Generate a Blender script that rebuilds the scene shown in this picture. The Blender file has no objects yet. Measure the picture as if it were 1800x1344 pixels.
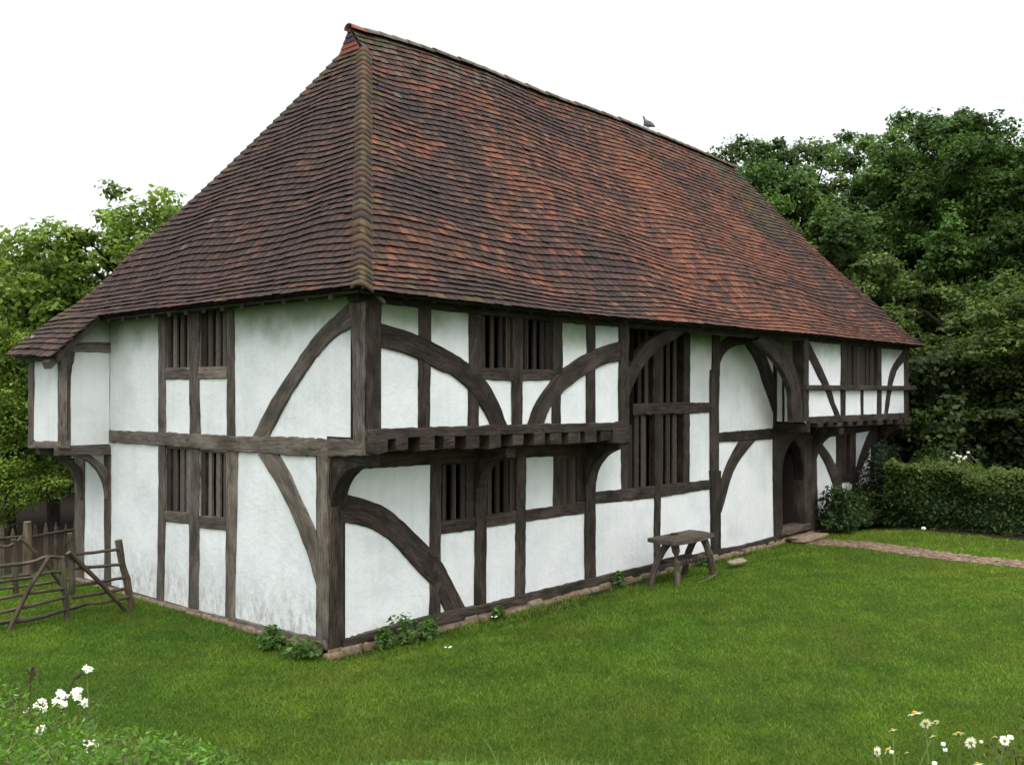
import bpy, math, random
import numpy as np
from mathutils import Vector, noise
random.seed(7); rng = np.random.default_rng(11)
sc = bpy.context.scene
COL = sc.collection
# ------------------------------------------------------------------ camera, sky, sun, exposure
cam = bpy.data.objects.new('camera', bpy.data.cameras.new('camera')); COL.objects.link(cam); sc.camera = cam
CX, CY, CZ = -7.806, -10.177, 3.3
cam.location = (CX, CY, CZ)
FW = math.atan2(.66579, .74614)
cam.rotation_euler = (math.radians(90), 0, FW - math.pi/2)
cam.data.sensor_width = 36; cam.data.lens = 33.8
cam.data.shift_y = 17/1800.; cam.data.clip_end = 2000; cam.data.clip_start = .05
w = bpy.data.worlds.new('World'); sc.world = w; w.use_nodes = True
nt = w.node_tree; nt.nodes.clear()
SUN_EL, SUN_AZ = math.radians(52), math.radians(215)
sky = nt.nodes.new('ShaderNodeTexSky'); sky.sky_type = 'NISHITA'; sky.sun_disc = False
sky.sun_elevation = SUN_EL; sky.sun_rotation = SUN_AZ; sky.air_density = 1.5; sky.dust_density = 3
b1 = nt.nodes.new('ShaderNodeBackground'); b1.inputs[1].default_value = .05
b2 = nt.nodes.new('ShaderNodeBackground'); b2.inputs[0].default_value = (.985, 1, .985, 1); b2.inputs[1].default_value = 1.12
tc = nt.nodes.new('ShaderNodeTexCoord'); sx = nt.nodes.new('ShaderNodeSeparateXYZ'); mr_ = nt.nodes.new('ShaderNodeMapRange')   # overcast sky: brighter overhead than at the horizon
nt.links.new(tc.outputs['Generated'], sx.inputs[0]); nt.links.new(sx.outputs[2], mr_.inputs[0])
mr_.inputs[1].default_value = .40; mr_.inputs[2].default_value = .95; mr_.inputs[3].default_value = .90; mr_.inputs[4].default_value = 2.9; mr_.interpolation_type = 'SMOOTHSTEP'
nt.links.new(mr_.outputs[0], b2.inputs[1])
ad = nt.nodes.new('ShaderNodeAddShader'); wo = nt.nodes.new('ShaderNodeOutputWorld')
nt.links.new(sky.outputs[0], b1.inputs[0]); nt.links.new(b1.outputs[0], ad.inputs[0]); nt.links.new(b2.outputs[0], ad.inputs[1]); nt.links.new(ad.outputs[0], wo.inputs[0])
sl = bpy.data.lights.new('sun', 'SUN'); sl.energy = .7; sl.angle = math.radians(25); sl.color = (1, .97, .92)
so = bpy.data.objects.new('sun', sl); COL.objects.link(so)
so.rotation_euler = Vector((math.sin(SUN_AZ)*math.cos(SUN_EL), math.cos(SUN_AZ)*math.cos(SUN_EL), math.sin(SUN_EL))).to_track_quat('Z', 'Y').to_euler()
vs = sc.view_settings; vs.view_transform = 'Standard'; vs.look = 'None'; vs.gamma = 1; vs.exposure = 0.12
sc.cycles.max_bounces = 6; sc.cycles.diffuse_bounces = 3; sc.cycles.transparent_max_bounces = 4
try: sc.cycles.use_denoising = True
except Exception: pass

# ------------------------------------------------------------------ helpers
def tag(o, label=None, cat=None, group=None, kind=None):
    if label: o['label'] = label
    if cat: o['category'] = cat
    if group: o['group'] = group
    if kind: o['kind'] = kind
    return o
def empty(name, loc=(0,0,0), **k):
    o = bpy.data.objects.new(name, None); COL.objects.link(o); o.location = loc; o.empty_display_size = .2
    return tag(o, **k)
def link(name, me, parent=None, **k):
    o = bpy.data.objects.new(name, me); COL.objects.link(o)
    if parent is not None:
        o.parent = parent; o.location = -Vector(parent_world(parent))
    return tag(o, **k)
def parent_world(p):
    v = Vector((0,0,0))
    while p is not None: v += Vector(p.location); p = p.parent
    return v
class MB:
    """collects geometry in world coordinates"""
    def __init__(s): s.v=[]; s.f=[]; s.uv=[]; s.mi=[]; s.col=[]
    def add(s, vs, fs, uvs=None, mi=0, col=None):
        b=len(s.v); s.v += [tuple(v) for v in vs]
        for k,f in enumerate(fs):
            s.f.append([b+i for i in f]); s.mi.append(mi)
            s.uv.append(uvs[k] if uvs else [(0,0)]*len(f))
        s.col += [col or (1,1,1)]*len(vs)
    def box(s, a, b, mi=0, jit=0):
        v=[(x,y,z) for x in(a[0],b[0]) for y in(a[1],b[1]) for z in(a[2],b[2])]
        if jit: v=[tuple(c+random.uniform(-jit,jit) for c in p) for p in v]
        s.add(v,[(0,1,3,2),(4,6,7,5),(0,4,5,1),(2,3,7,6),(0,2,6,4),(1,5,7,3)],mi=mi)
    def tube(s, pts, rad, n=8, mi=0, caps=True, flat=1.):
        pts=[Vector(p) for p in pts]; m=len(pts)
        if not hasattr(rad,'__len__'): rad=[rad]*m
        vs=[]; L=0; Ls=[]
        up=Vector((.13,.27,1)).normalized()
        for i,p in enumerate(pts):
            t=(pts[min(i+1,m-1)]-pts[max(i-1,0)]).normalized()
            a=t.cross(up)
            if a.length<.15: a=t.cross(Vector((1,0,0)))
            a.normalize(); c=a.cross(t)
            if i: L+=(p-pts[i-1]).length
            Ls.append(L)
            for j in range(n):
                q=2*math.pi*j/n; vs.append(p+a*math.cos(q)*rad[i]+c*math.sin(q)*rad[i]*flat)
        fs=[];uv=[]
        for i in range(m-1):
            for j in range(n):
                k=(j+1)%n; fs.append((i*n+j,i*n+k,(i+1)*n+k,(i+1)*n+j))
                u0=2*math.pi*rad[0]*j/n; u1=2*math.pi*rad[0]*(j+1)/n
                uv.append([(u0,Ls[i]),(u1,Ls[i]),(u1,Ls[i+1]),(u0,Ls[i+1])])
        if caps: fs+= [tuple(range(n-1,-1,-1)), tuple((m-1)*n+j for j in range(n))]; uv+=[[(0,0)]*n]*2
        s.add(vs,fs,uv,mi)
    def build(s, name, mats, parent=None, smooth=False, **k):
        me=bpy.data.meshes.new(name); me.from_pydata(s.v,[],s.f)
        for m in (mats if isinstance(mats,(list,tuple)) else [mats]): me.materials.append(m)
        me.polygons.foreach_set('material_index', s.mi)
        ul=me.uv_layers.new(name='UVMap'); ul.data.foreach_set('uv',[c for f in s.uv for p in f for c in p])
        ca=me.color_attributes.new('tint','FLOAT_COLOR','POINT'); ca.data.foreach_set('color',[c for p in s.col for c in (*p,1)])
        if smooth: me.polygons.foreach_set('use_smooth',[True]*len(s.f))
        me.update()
        return link(name, me, parent, **k)
def np_mesh(name, V, F, mats, tint=None, mi=None, smooth=False):
    me=bpy.data.meshes.new(name); V=np.asarray(V,dtype=np.float32); F=np.asarray(F,dtype=np.int32); k=F.shape[1]
    me.vertices.add(len(V)); me.vertices.foreach_set('co',V.ravel())
    me.loops.add(F.size); me.loops.foreach_set('vertex_index',F.ravel())
    me.polygons.add(len(F)); me.polygons.foreach_set('loop_start',np.arange(len(F),dtype=np.int32)*k)
    try: me.polygons.foreach_set('loop_total',np.full(len(F),k,dtype=np.int32))
    except Exception: pass
    for m in (mats if isinstance(mats,(list,tuple)) else [mats]): me.materials.append(m)
    if mi is not None: me.polygons.foreach_set('material_index',np.asarray(mi,dtype=np.int32))
    if smooth: me.polygons.foreach_set('use_smooth',np.ones(len(F),dtype=bool))
    if tint is not None:
        ca=me.color_attributes.new('tint','FLOAT_COLOR','POINT')
        c=np.ones((len(V),4),dtype=np.float32); c[:,:3]=tint; ca.data.foreach_set('color',c.ravel())
    me.update(calc_edges=True); me.validate(); return me

# ------------------------------------------------------------------ materials
class N:
    def __init__(s,name,rough=.8,spec=.3):
        s.m=bpy.data.materials.new(name); s.m.use_nodes=True; s.t=s.m.node_tree; s.b=s.t.nodes['Principled BSDF']
        s.b.inputs['Roughness'].default_value=rough; s.b.inputs['Specular IOR Level'].default_value=spec
        s.out=s.t.nodes['Material Output']
    def n(s,ty,**k):
        x=s.t.nodes.new('ShaderNode'+ty)
        for a,b in k.items(): setattr(x,a,b)
        return x
    def l(s,a,b): s.t.links.new(a,b)
    def coord(s,kind='Object',scale=(1,1,1),loc=(0,0,0)):
        c=s.n('TexCoord'); mp=s.n('Mapping'); mp.inputs['Scale'].default_value=scale; mp.inputs['Location'].default_value=loc
        if kind=='Pos': g=s.n('NewGeometry'); s.l(g.outputs['Position'],mp.inputs[0])
        else: s.l(c.outputs[kind],mp.inputs[0])
        return mp.outputs[0]
    def noise(s,vec,scale=5,detail=4,rough=.6,dist=0):
        x=s.n('TexNoise'); x.inputs['Scale'].default_value=scale; x.inputs['Detail'].default_value=detail
        x.inputs['Roughness'].default_value=rough; x.inputs['Distortion'].default_value=dist; s.l(vec,x.inputs['Vector']); return x.outputs['Fac']
    def ramp(s,fac,stops):
        r=s.n('ValToRGB'); e=r.color_ramp.elements
        while len(e)<len(stops): e.new(.5)
        for q,(p,c) in zip(e,stops): q.position=p; q.color=(*c,1) if len(c)==3 else c
        s.l(fac,r.inputs[0]); return r.outputs[0]
    def mix(s,fac,a,b,mode='MIX'):
        x=s.n('Mix',data_type='RGBA',blend_type=mode)
        for v,i in ((fac,0),(a,6),(b,7)):
            if isinstance(v,(int,float)): x.inputs[i].default_value=v
            elif isinstance(v,tuple): x.inputs[i].default_value=(*v,1)
            else: s.l(v,x.inputs[i])
        return x.outputs[2]
    def math(s,op,a,b=None,clamp=False):
        x=s.n('Math',operation=op); x.use_clamp=clamp
        for i,v in enumerate((a,b)):
            if v is None: continue
            if isinstance(v,(int,float)): x.inputs[i].default_value=v
            else: s.l(v,x.inputs[i])
        return x.outputs[0]
    def bump(s,h,strength=.5,dist=.01,nrm=None):
        x=s.n('Bump'); x.inputs['Strength'].default_value=strength; x.inputs['Distance'].default_value=dist; s.l(h,x.inputs['Height'])
        if nrm is not None: s.l(nrm,x.inputs['Normal'])
        s.l(x.outputs[0],s.b.inputs['Normal']); return x.outputs[0]
    def base(s,c):
        if isinstance(c,tuple): s.b.inputs['Base Color'].default_value=(*c,1)
        else: s.l(c,s.b.inputs['Base Color'])
    def tint(s): return s.n('VertexColor',layer_name='tint').outputs[0]

def wood(name, dark, mid, light, gloss=.75):
    m=N(name,gloss,.25)
    oi=m.n('ObjectInfo'); uv=m.n('TexCoord').outputs['UV']
    cb=m.n('CombineXYZ'); 
    for i in range(2): m.l(m.math('MULTIPLY',oi.outputs['Random'],37.+i*11),cb.inputs[i])
    va=m.n('VectorMath',operation='ADD'); m.l(uv,va.inputs[0]); m.l(cb.outputs[0],va.inputs[1])
    mp=m.n('Mapping'); mp.inputs['Scale'].default_value=(70,2.0,1); m.l(va.outputs[0],mp.inputs[0])
    grain=m.noise(mp.outputs[0],1.6,6,.7,.6)
    mp2=m.n('Mapping'); mp2.inputs['Scale'].default_value=(16,.9,1); m.l(va.outputs[0],mp2.inputs[0])
    crack=m.noise(mp2.outputs[0],1.3,3,.55,1.2)
    mp3=m.n('Mapping'); mp3.inputs['Scale'].default_value=(3,1.4,1); m.l(va.outputs[0],mp3.inputs[0])
    blot=m.noise(mp3.outputs[0],1.5,5,.6)
    c=m.ramp(grain,[(.3,dark),(.5,mid),(.72,light)])
    c=m.mix(m.ramp(blot,[(.38,(0,0,0)),(.62,(1,1,1))]),c,tuple(x*.50 for x in mid))
    sil=m.noise(mp3.outputs[0],.8,3,.5); c=m.mix(m.ramp(sil,[(.50,(0,0,0)),(.70,(.45,.45,.45))]),c,tuple(x*.8 for x in light))
    ck=m.ramp(crack,[(.47,(1,1,1)),(.5,(.12,.12,.12)),(.53,(1,1,1))])
    c=m.mix(.75,c,ck,'MULTIPLY')
    fine=m.noise(m.coord('Pos'),60,3,.7)
    c=m.mix(.35,c,m.ramp(fine,[(.3,(.55,.55,.55)),(.7,(1.25,1.2,1.15))]),'MULTIPLY')
    # per timber brightness
    hb=m.n('HueSaturation'); m.l(m.math('ADD',m.math('MULTIPLY',oi.outputs['Random'],.65),.72),hb.inputs['Value']); m.l(c,hb.inputs['Color'])
    m.base(hb.outputs[0])
    m.bump(m.math('ADD',m.math('MULTIPLY',grain,.6),m.math('ADD',ck,m.math('MULTIPLY',fine,.4))),.9,.006)
    return m.m
OAK_D=wood('dark_oak',(.013,.009,.007),(.046,.034,.027),(.15,.118,.096))
OAK_G=wood('grey_oak',(.042,.033,.026),(.150,.124,.102),(.31,.275,.24))
OAK_B=wood('weathered_bench_oak',(.035,.025,.019),(.12,.09,.07),(.24,.195,.16))
STICK=wood('hurdle_wood',(.045,.034,.024),(.14,.108,.075),(.25,.21,.15))
BARK=wood('bark',(.012,.010,.008),(.035,.028,.022),(.07,.06,.05),.9)
def plain(name,c,rough=.8,scale=20,var=.5,bump=.4):
    m=N(name,rough,.2); n=m.noise(m.coord('Pos'),scale,5,.65)
    m.base(m.ramp(n,[(.3,tuple(x*(1-var) for x in c)),(.7,tuple(min(1,x*(1+var)) for x in c))])); m.bump(n,bump,.02); return m.m
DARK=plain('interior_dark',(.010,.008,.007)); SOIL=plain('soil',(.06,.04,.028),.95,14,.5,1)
def plaster():
    m=N('limewashed_plaster',.9,.15)
    P=m.coord('Pos'); n1=m.noise(P,1.3,5,.6); n2=m.noise(P,9,5,.65); n3=m.noise(P,45,4,.7)
    c=m.ramp(n1,[(.28,(.67,.70,.725)),(.5,(.77,.79,.815)),(.72,(.825,.84,.86))])
    sp=m.n('SeparateXYZ'); g=m.n('NewGeometry'); m.l(g.outputs['Position'],sp.inputs[0]); z=sp.outputs[2]
    # splash dirt on the lowest plaster, in vertical streaks
    st=m.noise(m.coord('Pos',(5,5,2.6)),1.5,9,.78)
    low=m.ramp(m.math('SUBTRACT',z,m.math('MULTIPLY',n1,.35)),[(0,(1,1,1)),(.62,(0,0,0))])
    gate=m.ramp(st,[(.44,(0,0,0)),(.72,(1,1,1))])
    side=m.math('LESS_THAN',sp.outputs[0],.10)
    amt=m.math('MULTIPLY',m.math('MULTIPLY',low,gate),m.math('ADD',m.math('MULTIPLY',side,.85),.10))
    dr=m.noise(m.coord('Pos',(7,7,.55)),1.2,5,.6)   # faint rain streaks and yellowed patches
    c=m.mix(.28,c,m.ramp(dr,[(.30,(.80,.79,.74)),(.52,(1,1,1))]),'MULTIPLY')
    pa=m.noise(m.coord('Pos',(1,1,1),(7,3,1)),.9,6,.7); c=m.mix(.5,c,m.ramp(pa,[(.30,(.80,.82,.80)),(.5,(1,1,1)),(.72,(1.04,1.03,.99))]),'MULTIPLY')
    c=m.mix(amt,c,(.27,.25,.215))
    # green algae just below the eaves
    al=m.ramp(m.math('ADD',z,m.math('MULTIPLY',m.math('SUBTRACT',n1,.5),1.1)),[(0,(0,0,0)),(1,(1,1,1))])
    mr=m.n('MapRange'); m.l(m.math('ADD',z,m.math('MULTIPLY',m.math('SUBTRACT',n1,.5),.9)),mr.inputs[0]); mr.inputs[1].default_value=3.85; mr.inputs[2].default_value=4.48; mr.interpolation_type='SMOOTHSTEP'
    c=m.mix(m.math('MULTIPLY',mr.outputs[0],.82),c,(.09,.15,.045))
    # hairline dirt
    d=m.ramp(m.noise(P,22,3,.5,2.),[(.485,(1,1,1)),(.5,(.86,.85,.83)),(.515,(1,1,1))])
    c=m.mix(m.math('MULTIPLY',n1,.35),c,d,'MULTIPLY')
    m.base(c)
    m.bump(m.math('ADD',m.math('MULTIPLY',n2,1.),m.math('MULTIPLY',n3,.3)),.42,.03)
    return m.m
PLASTER=plaster()
def tilemat():
    m=N('clay_tile',.78,.25); P=m.coord('Pos'); n=m.noise(P,30,5,.7); n2=m.noise(P,5,4,.7)
    c=m.mix(.55,m.tint(),m.ramp(n,[(.3,(.45,.45,.45)),(.7,(1.35,1.3,1.25))]),'MULTIPLY')
    li=m.ramp(m.noise(P,75,4,.6),[(.63,(0,0,0)),(.70,(1,1,1))])
    c=m.mix(m.math('MULTIPLY',li,.45),c,(.20,.19,.15))
    m.base(c); m.bump(n,.6,.008); return m.m
TILE=tilemat()
def leafmat(name,rough=.5,trans=.32,gl=.25):
    m=N(name,rough,gl); t=m.tint(); m.base(t)
    tr=m.n('BsdfTranslucent'); m.l(m.mix(1.,t,(1.5,1.6,.6),'MULTIPLY'),tr.inputs[0])
    mx=m.n('MixShader'); mx.inputs[0].default_value=trans; m.l(m.b.outputs[0],mx.inputs[1]); m.l(tr.outputs[0],mx.inputs[2]); m.l(mx.outputs[0],m.out.inputs[0]); return m.m
LEAF=leafmat('leaf'); GRASSM=leafmat('grass_blade',.6,.3,.15); PETAL=leafmat('petal',.7,.25,.1)
def groundmat():
    m=N('turf_ground',.95,.1); P=m.coord('Pos'); n=m.noise(P,.5,6,.65); n2=m.noise(P,7,6,.75); n3=m.noise(P,60,3,.7)
    c=m.ramp(n2,[(.3,(.024,.058,.006)),(.5,(.045,.105,.010)),(.7,(.085,.155,.018))])
    c=m.mix(m.ramp(n,[(.4,(0,0,0)),(.65,(.5,.5,.5))]),c,(.05,.07,.014))
    c=m.mix(.5,c,m.ramp(n3,[(.3,(.4,.4,.4)),(.7,(1.4,1.4,1.4))]),'MULTIPLY')
    soil=m.ramp(n3,[(.3,(.012,.009,.006)),(.7,(.042,.031,.021))])  # soil tone lowered overall: shade under the trees put into its colour
    m.base(m.mix(m.tint(),c,soil)); m.bump(m.math('ADD',n2,n3),1,.03); return m.m
GROUND=groundmat()
def stonemat(name,a,b,c3):
    m=N(name,.9,.2); P=m.coord('Pos'); n=m.noise(P,12,6,.7); n2=m.noise(P,50,4,.7)
    c=m.ramp(n,[(.3,a),(.5,b),(.7,c3)]); c=m.mix(.5,c,m.tint(),'MULTIPLY'); m.base(c); m.bump(m.math('ADD',n,n2),1,.02); return m.m
STONE=stonemat('rubble_stone',(.13,.10,.07),(.26,.21,.15),(.40,.35,.27))
BRICK=stonemat('worn_brick',(.10,.068,.046),(.21,.15,.11),(.34,.28,.22))

# measured wall features, metres in each wall plane
TIMBERS = [
 ('stud', 'S', 'g', 0.16, 0.012, 0.006, [(4.472, 4.747, 4.218, 4.731), (4.463, 3.751, 4.236, 3.747), (4.463, 2.655, 4.236, 2.661)], ''),
 ('stud', 'S', 'g', 0.16, 0.012, 0.006, [(3.52, 4.724, 3.219, 4.705), (3.503, 3.733, 3.219, 3.727), (3.494, 3.203, 3.219, 3.204), (3.486, 2.638, 3.186, 2.647)], ''),
 ('stud', 'S', 'g', 0.16, 0.012, 0.006, [(2.455, 4.69, 2.243, 4.676), (2.448, 3.713, 2.243, 3.709), (2.44, 2.635, 2.227, 2.642)], ''),
 ('rail', 'S', 'g', 0.16, 0.012, 0.006, [(4.254, 3.684, 4.254, 3.505), (3.486, 3.662, 3.486, 3.499)], ''),
 ('rail', 'S', 'g', 0.16, 0.012, 0.006, [(3.236, 3.684, 3.236, 3.496), (2.425, 3.67, 2.425, 3.502)], ''),
 ('brace', 'S', 'g', 0.1, 0.02, 0.006, [(-0.451, 4.472, -0.474, 4.136), (-0.136, 4.299, -0.118, 4.004), (0.196, 4.121, 0.092, 3.892), (0.54, 3.867, 0.351, 3.695), (0.896, 3.55, 0.668, 3.416), (1.266, 3.22, 0.903, 3.206), (1.757, 2.673, 1.376, 2.66)], ''),
 ('floor_beam', 'S', 'g', 0.2, 0.035, 0.01, [(6.106, 2.639, 6.106, 2.432), (4.454, 2.655, 4.454, 2.443), (3.486, 2.655, 3.486, 2.435), (2.425, 2.661, 2.425, 2.434), (0.996, 2.688, 0.996, 2.437), (0.227, 2.689, 0.227, 2.447), (-0.745, 2.695, -0.745, 2.498)], 'long cracked grey oak beam across the gable end at floor height'),
 ('stud', 'S', 'g', 0.16, 0.012, 0.006, [(4.461, 2.462, 4.243, 2.469), (4.454, 1.357, 4.254, 1.373), (4.519, -0.108, 4.308, -0.096)], ''),
 ('stud', 'S', 'g', 0.16, 0.012, 0.006, [(3.494, 2.443, 3.203, 2.454), (3.503, 1.436, 3.219, 1.459), (3.528, -0.052, 3.252, -0.029)], ''),
 ('stud', 'S', 'g', 0.16, 0.012, 0.006, [(2.455, 2.449, 2.153, 2.461), (2.463, 1.522, 2.182, 1.545), (2.486, -0.032, 2.235, -0.009)], ''),
 ('rail', 'S', 'g', 0.16, 0.012, 0.006, [(4.254, 1.401, 4.254, 1.227), (3.486, 1.419, 3.486, 1.247)], ''),
 ('rail', 'S', 'g', 0.16, 0.012, 0.006, [(3.219, 1.407, 3.219, 1.224), (2.463, 1.438, 2.463, 1.252)], ''),
 ('brace', 'S', 'g', 0.1, 0.016, 0.006, [(1.635, 2.418, 1.14, 2.451), (1.322, 2.159, 0.854, 2.174), (1.051, 1.905, 0.629, 1.865), (0.803, 1.621, 0.433, 1.63), (0.591, 1.319, 0.284, 1.418), (0.403, 1.021, 0.199, 1.224), (0.243, 0.68, 0.145, 0.85)], ''),
 ('sill_beam', 'S', 'g', 0.2, 0.03, 0.008, [(7.09, -0.072, 7.09, -0.215), (5.271, -0.074, 5.271, -0.208), (4.308, -0.064, 4.308, -0.192), (3.52, -0.056, 3.52, -0.171), (2.273, -0.011, 2.273, -0.128), (1.143, 0.019, 1.143, -0.084), (0.22, 0.053, 0.22, -0.079), (0.007, 0.056, 0.007, -0.086)], ''),
 ('corner_post', 'S', 'g', 0.2, 0.03, 0.006, [(0.227, 2.463, -0.005, 2.465), (0.227, 0.954, -0.005, 0.982), (0.239, 0.046, 0.007, -0.012)], ''),
 ('corner_post', 'S', 'g', 0.25, 0.03, 0.006, [(-0.405, 4.679, -0.745, 4.632), (-0.463, 4.238, -0.745, 4.224), (-0.508, 3.583, -0.739, 3.579), (-0.52, 2.691, -0.733, 2.676)], ''),
 ('corner_post', 'S', 'g', 0.2, 0.012, 0.006, [(7.53, 2.164, 7.113, 2.182), (7.506, -0.167, 7.159, -0.122)], ''),
 ('corner_post', 'S', 'g', 0.16, 0.012, 0.006, [(6.35, 2.215, 6.106, 2.225), (6.35, -0.145, 6.127, -0.115)], ''),
 ('corner_post', 'SP', 'g', 0.12, 0.012, 0.006, [(7.389, 3.969, 7.172, 3.963), (7.401, 2.391, 7.22, 2.397)], ''),
 ('corner_post', 'SP', 'g', 0.1, 0.012, 0.006, [(6.209, 3.9, 6.088, 3.897), (6.209, 2.414, 6.099, 2.418)], ''),
 ('sill_beam', 'SP', 'g', 0.15, 0.012, 0.006, [(7.413, 2.44, 7.413, 2.315), (6.099, 2.485, 6.099, 2.361)], ''),
 ('corner_post', 'FP', 'g', 0.14, 0.01, 0.006, [(-0.864, 4.107, -0.58, 4.099), (-0.846, 3.937, -0.609, 3.867), (-0.836, 3.576, -0.666, 3.53), (-0.836, 2.34, -0.676, 2.332)], ''),
 ('rail', 'FP', 'g', 0.12, 0.012, 0.006, [(-0.695, 4.133, -0.695, 3.98), (0.01, 4.17, 0.01, 3.982)], ''),
 ('sill_beam', 'FP', 'g', 0.16, 0.02, 0.006, [(-0.883, 2.399, -0.883, 2.242), (0.01, 2.366, 0.01, 2.218)], ''),
 ('corner_post', 'F0', 'd', 0.28, 0.02, 0.006, [(-0.001, 2.472, 0.238, 2.461), (-0.001, -0.077, 0.238, -0.125)], ''),
 ('brace', 'F0', 'd', 0.1, 0.02, 0.006, [(0.166, 1.976, 0.166, 1.595), (0.568, 1.853, 0.509, 1.508), (0.866, 1.747, 0.776, 1.402), (1.175, 1.566, 1.035, 1.249), (1.495, 1.305, 1.286, 1.018), (1.826, 1.024, 1.56, 0.753), (2.066, 0.783, 1.793, 0.537), (2.275, 0.465, 1.962, 0.314), (2.563, 0.027, 2.152, 0.021)], ''),
 ('stud', 'F0', 'd', 0.1, 0.012, 0.006, [(1.825, 2.333, 2.043, 2.322), (1.802, 0.049, 2.019, 0.011)], ''),
 ('rail', 'F0', 'd', 0.16, 0.012, 0.006, [(2.019, 1.397, 2.019, 1.226), (2.765, 1.391, 2.765, 1.2)], ''),
 ('post', 'F0', 'd', 0.16, 0.03, 0.006, [(2.753, 2.338, 3.018, 2.325), (2.753, 1.47, 2.993, 1.448), (2.74, 0.033, 2.98, -0.007)], ''),
 ('rail', 'F0', 'd', 0.16, 0.012, 0.006, [(2.993, 1.395, 2.993, 1.215), (3.708, 1.409, 3.708, 1.213)], ''),
 ('stud', 'F0', 'd', 0.16, 0.02, 0.006, [(3.695, 2.31, 3.937, 2.298), (3.681, 0.04, 3.916, 0.003)], ''),
 ('rail', 'F0', 'd', 0.16, 0.012, 0.006, [(3.93, 1.397, 3.93, 1.214), (5.515, 1.396, 5.515, 1.193)], ''),
 ('stud', 'F0', 'd', 0.1, 0.012, 0.006, [(4.641, 2.283, 4.823, 2.274), (4.641, 1.39, 4.823, 1.373)], ''),
 ('post', 'F0', 'd', 0.2, 0.04, 0.006, [(5.491, 2.302, 5.795, 2.289), (5.491, 1.215, 5.778, 1.189), (5.507, 0.027, 5.787, -0.013)], ''),
 ('sill_beam', 'F0', 'd', 0.22, 0.05, 0.008, [(0.2, 0.022, 0.2, -0.11), (0.716, 0.051, 0.716, -0.088), (1.791, 0.071, 1.791, -0.097), (2.53, 0.068, 2.53, -0.108), (2.967, 0.048, 2.967, -0.092), (3.93, 0.051, 3.93, -0.091), (4.747, 0.053, 4.747, -0.11), (5.532, 0.053, 5.532, -0.085), (7.286, 0.04, 7.286, -0.126), (8.687, 0.026, 8.687, -0.144), (9.837, 0.032, 9.837, -0.157), (10.995, -0.011, 10.995, -0.208), (12.619, 0.004, 12.619, -0.191)], ''),
 ('girt', 'F0', 'd', 0.2, 0.02, 0.006, [(0.228, 2.537, 0.228, 2.265), (1.2, 2.477, 1.2, 2.254), (2.753, 2.459, 2.753, 2.242), (3.944, 2.445, 3.944, 2.242), (5.812, 2.438, 5.812, 2.198)], ''),
 ('rail', 'F0', 'd', 0.14, 0.012, 0.006, [(5.778, 1.549, 5.778, 1.339), (7.67, 1.511, 7.67, 1.283), (9.791, 1.492, 9.791, 1.298)], ''),
 ('window_post', 'F0', 'd', 0.14, 0.005, 0.006, [(6.597, 2.823, 6.804, 2.819), (6.597, 1.475, 6.804, 1.459)], ''),
 ('stud', 'F0', 'd', 0.12, 0.02, 0.006, [(7.67, 2.964, 7.887, 2.961), (7.67, 1.446, 7.887, 1.43), (7.67, 0.091, 7.867, 0.065)], ''),
 ('mullion', 'F0', 'd', 0.12, -0.005, 0.006, [(7.651, 4.698, 7.867, 4.71), (7.651, 3.051, 7.867, 3.049)], ''),
 ('window_post', 'F0', 'd', 0.14, 0.008, 0.006, [(8.74, 4.76, 8.976, 4.773), (8.708, 1.458, 8.943, 1.441)], ''),
 ('rail', 'F0', 'd', 0.14, 0.03, 0.012, [(6.804, 3.08, 6.804, 2.882), (7.67, 3.094, 7.67, 2.877), (8.943, 3.095, 8.943, 2.878), (9.768, 3.076, 9.768, 2.882)], ''),
 ('post', 'F0', 'd', 0.24, 0.03, 0.006, [(9.837, 4.822, 10.141, 4.839), (9.814, 3.689, 10.117, 3.693), (9.745, 3.641, 10.094, 3.645), (9.745, 1.642, 10.07, 1.622)], ''),
 ('post', 'F0', 'd', 0.24, 0.045, 0.006, [(9.722, 1.679, 10.136, 1.654), (9.768, 0.817, 10.141, 0.782), (9.791, -0.01, 10.129, -0.052)], ''),
 ('brace', 'F0', 'd', 0.1, 0.022, 0.006, [(10.053, 4.299, 10.129, 3.884), (10.26, 4.382, 10.32, 4.099), (10.745, 4.538, 10.745, 4.279), (11.249, 4.592, 11.313, 4.34)], ''),
 ('brace', 'F0', 'd', 0.1, 0.026, 0.006, [(11.236, 4.467, 11.971, 4.434), (11.313, 4.299, 12.039, 4.277), (11.737, 3.967, 12.347, 3.932), (12.073, 3.511, 12.662, 3.483), (12.347, 3.158, 12.732, 3.156), (12.605, 2.799, 12.768, 2.796)], ''),
 ('rail', 'F0', 'd', 0.16, 0.03, 0.006, [(10.082, 2.455, 10.082, 2.252), (12.577, 2.474, 12.577, 2.227)], ''),
 ('brace', 'F0', 'd', 0.1, 0.018, 0.006, [(10.976, 2.242, 11.718, 2.245), (10.592, 1.938, 11.121, 1.912), (10.337, 1.665, 10.764, 1.64), (10.188, 1.405, 10.549, 1.38), (10.111, 1.071, 10.368, 1.05), (10.053, 0.79, 10.2, 0.777)], ''),
 ('post', 'F0', 'd', 0.24, 0.04, 0.006, [(12.577, 4.978, 12.732, 4.987), (12.577, 2.506, 12.732, 2.502), (12.549, 2.312, 12.947, 2.299), (12.563, 1.207, 12.947, 1.179), (12.619, -0.074, 12.99, -0.077)], ''),
 ('door_jamb', 'F0', 'd', 0.24, 0.045, 0.006, [(14.099, 2.26, 14.798, 2.237), (14.13, 1.095, 14.831, 1.045), (14.146, -0.029, 14.929, -0.071)], ''),
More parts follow.
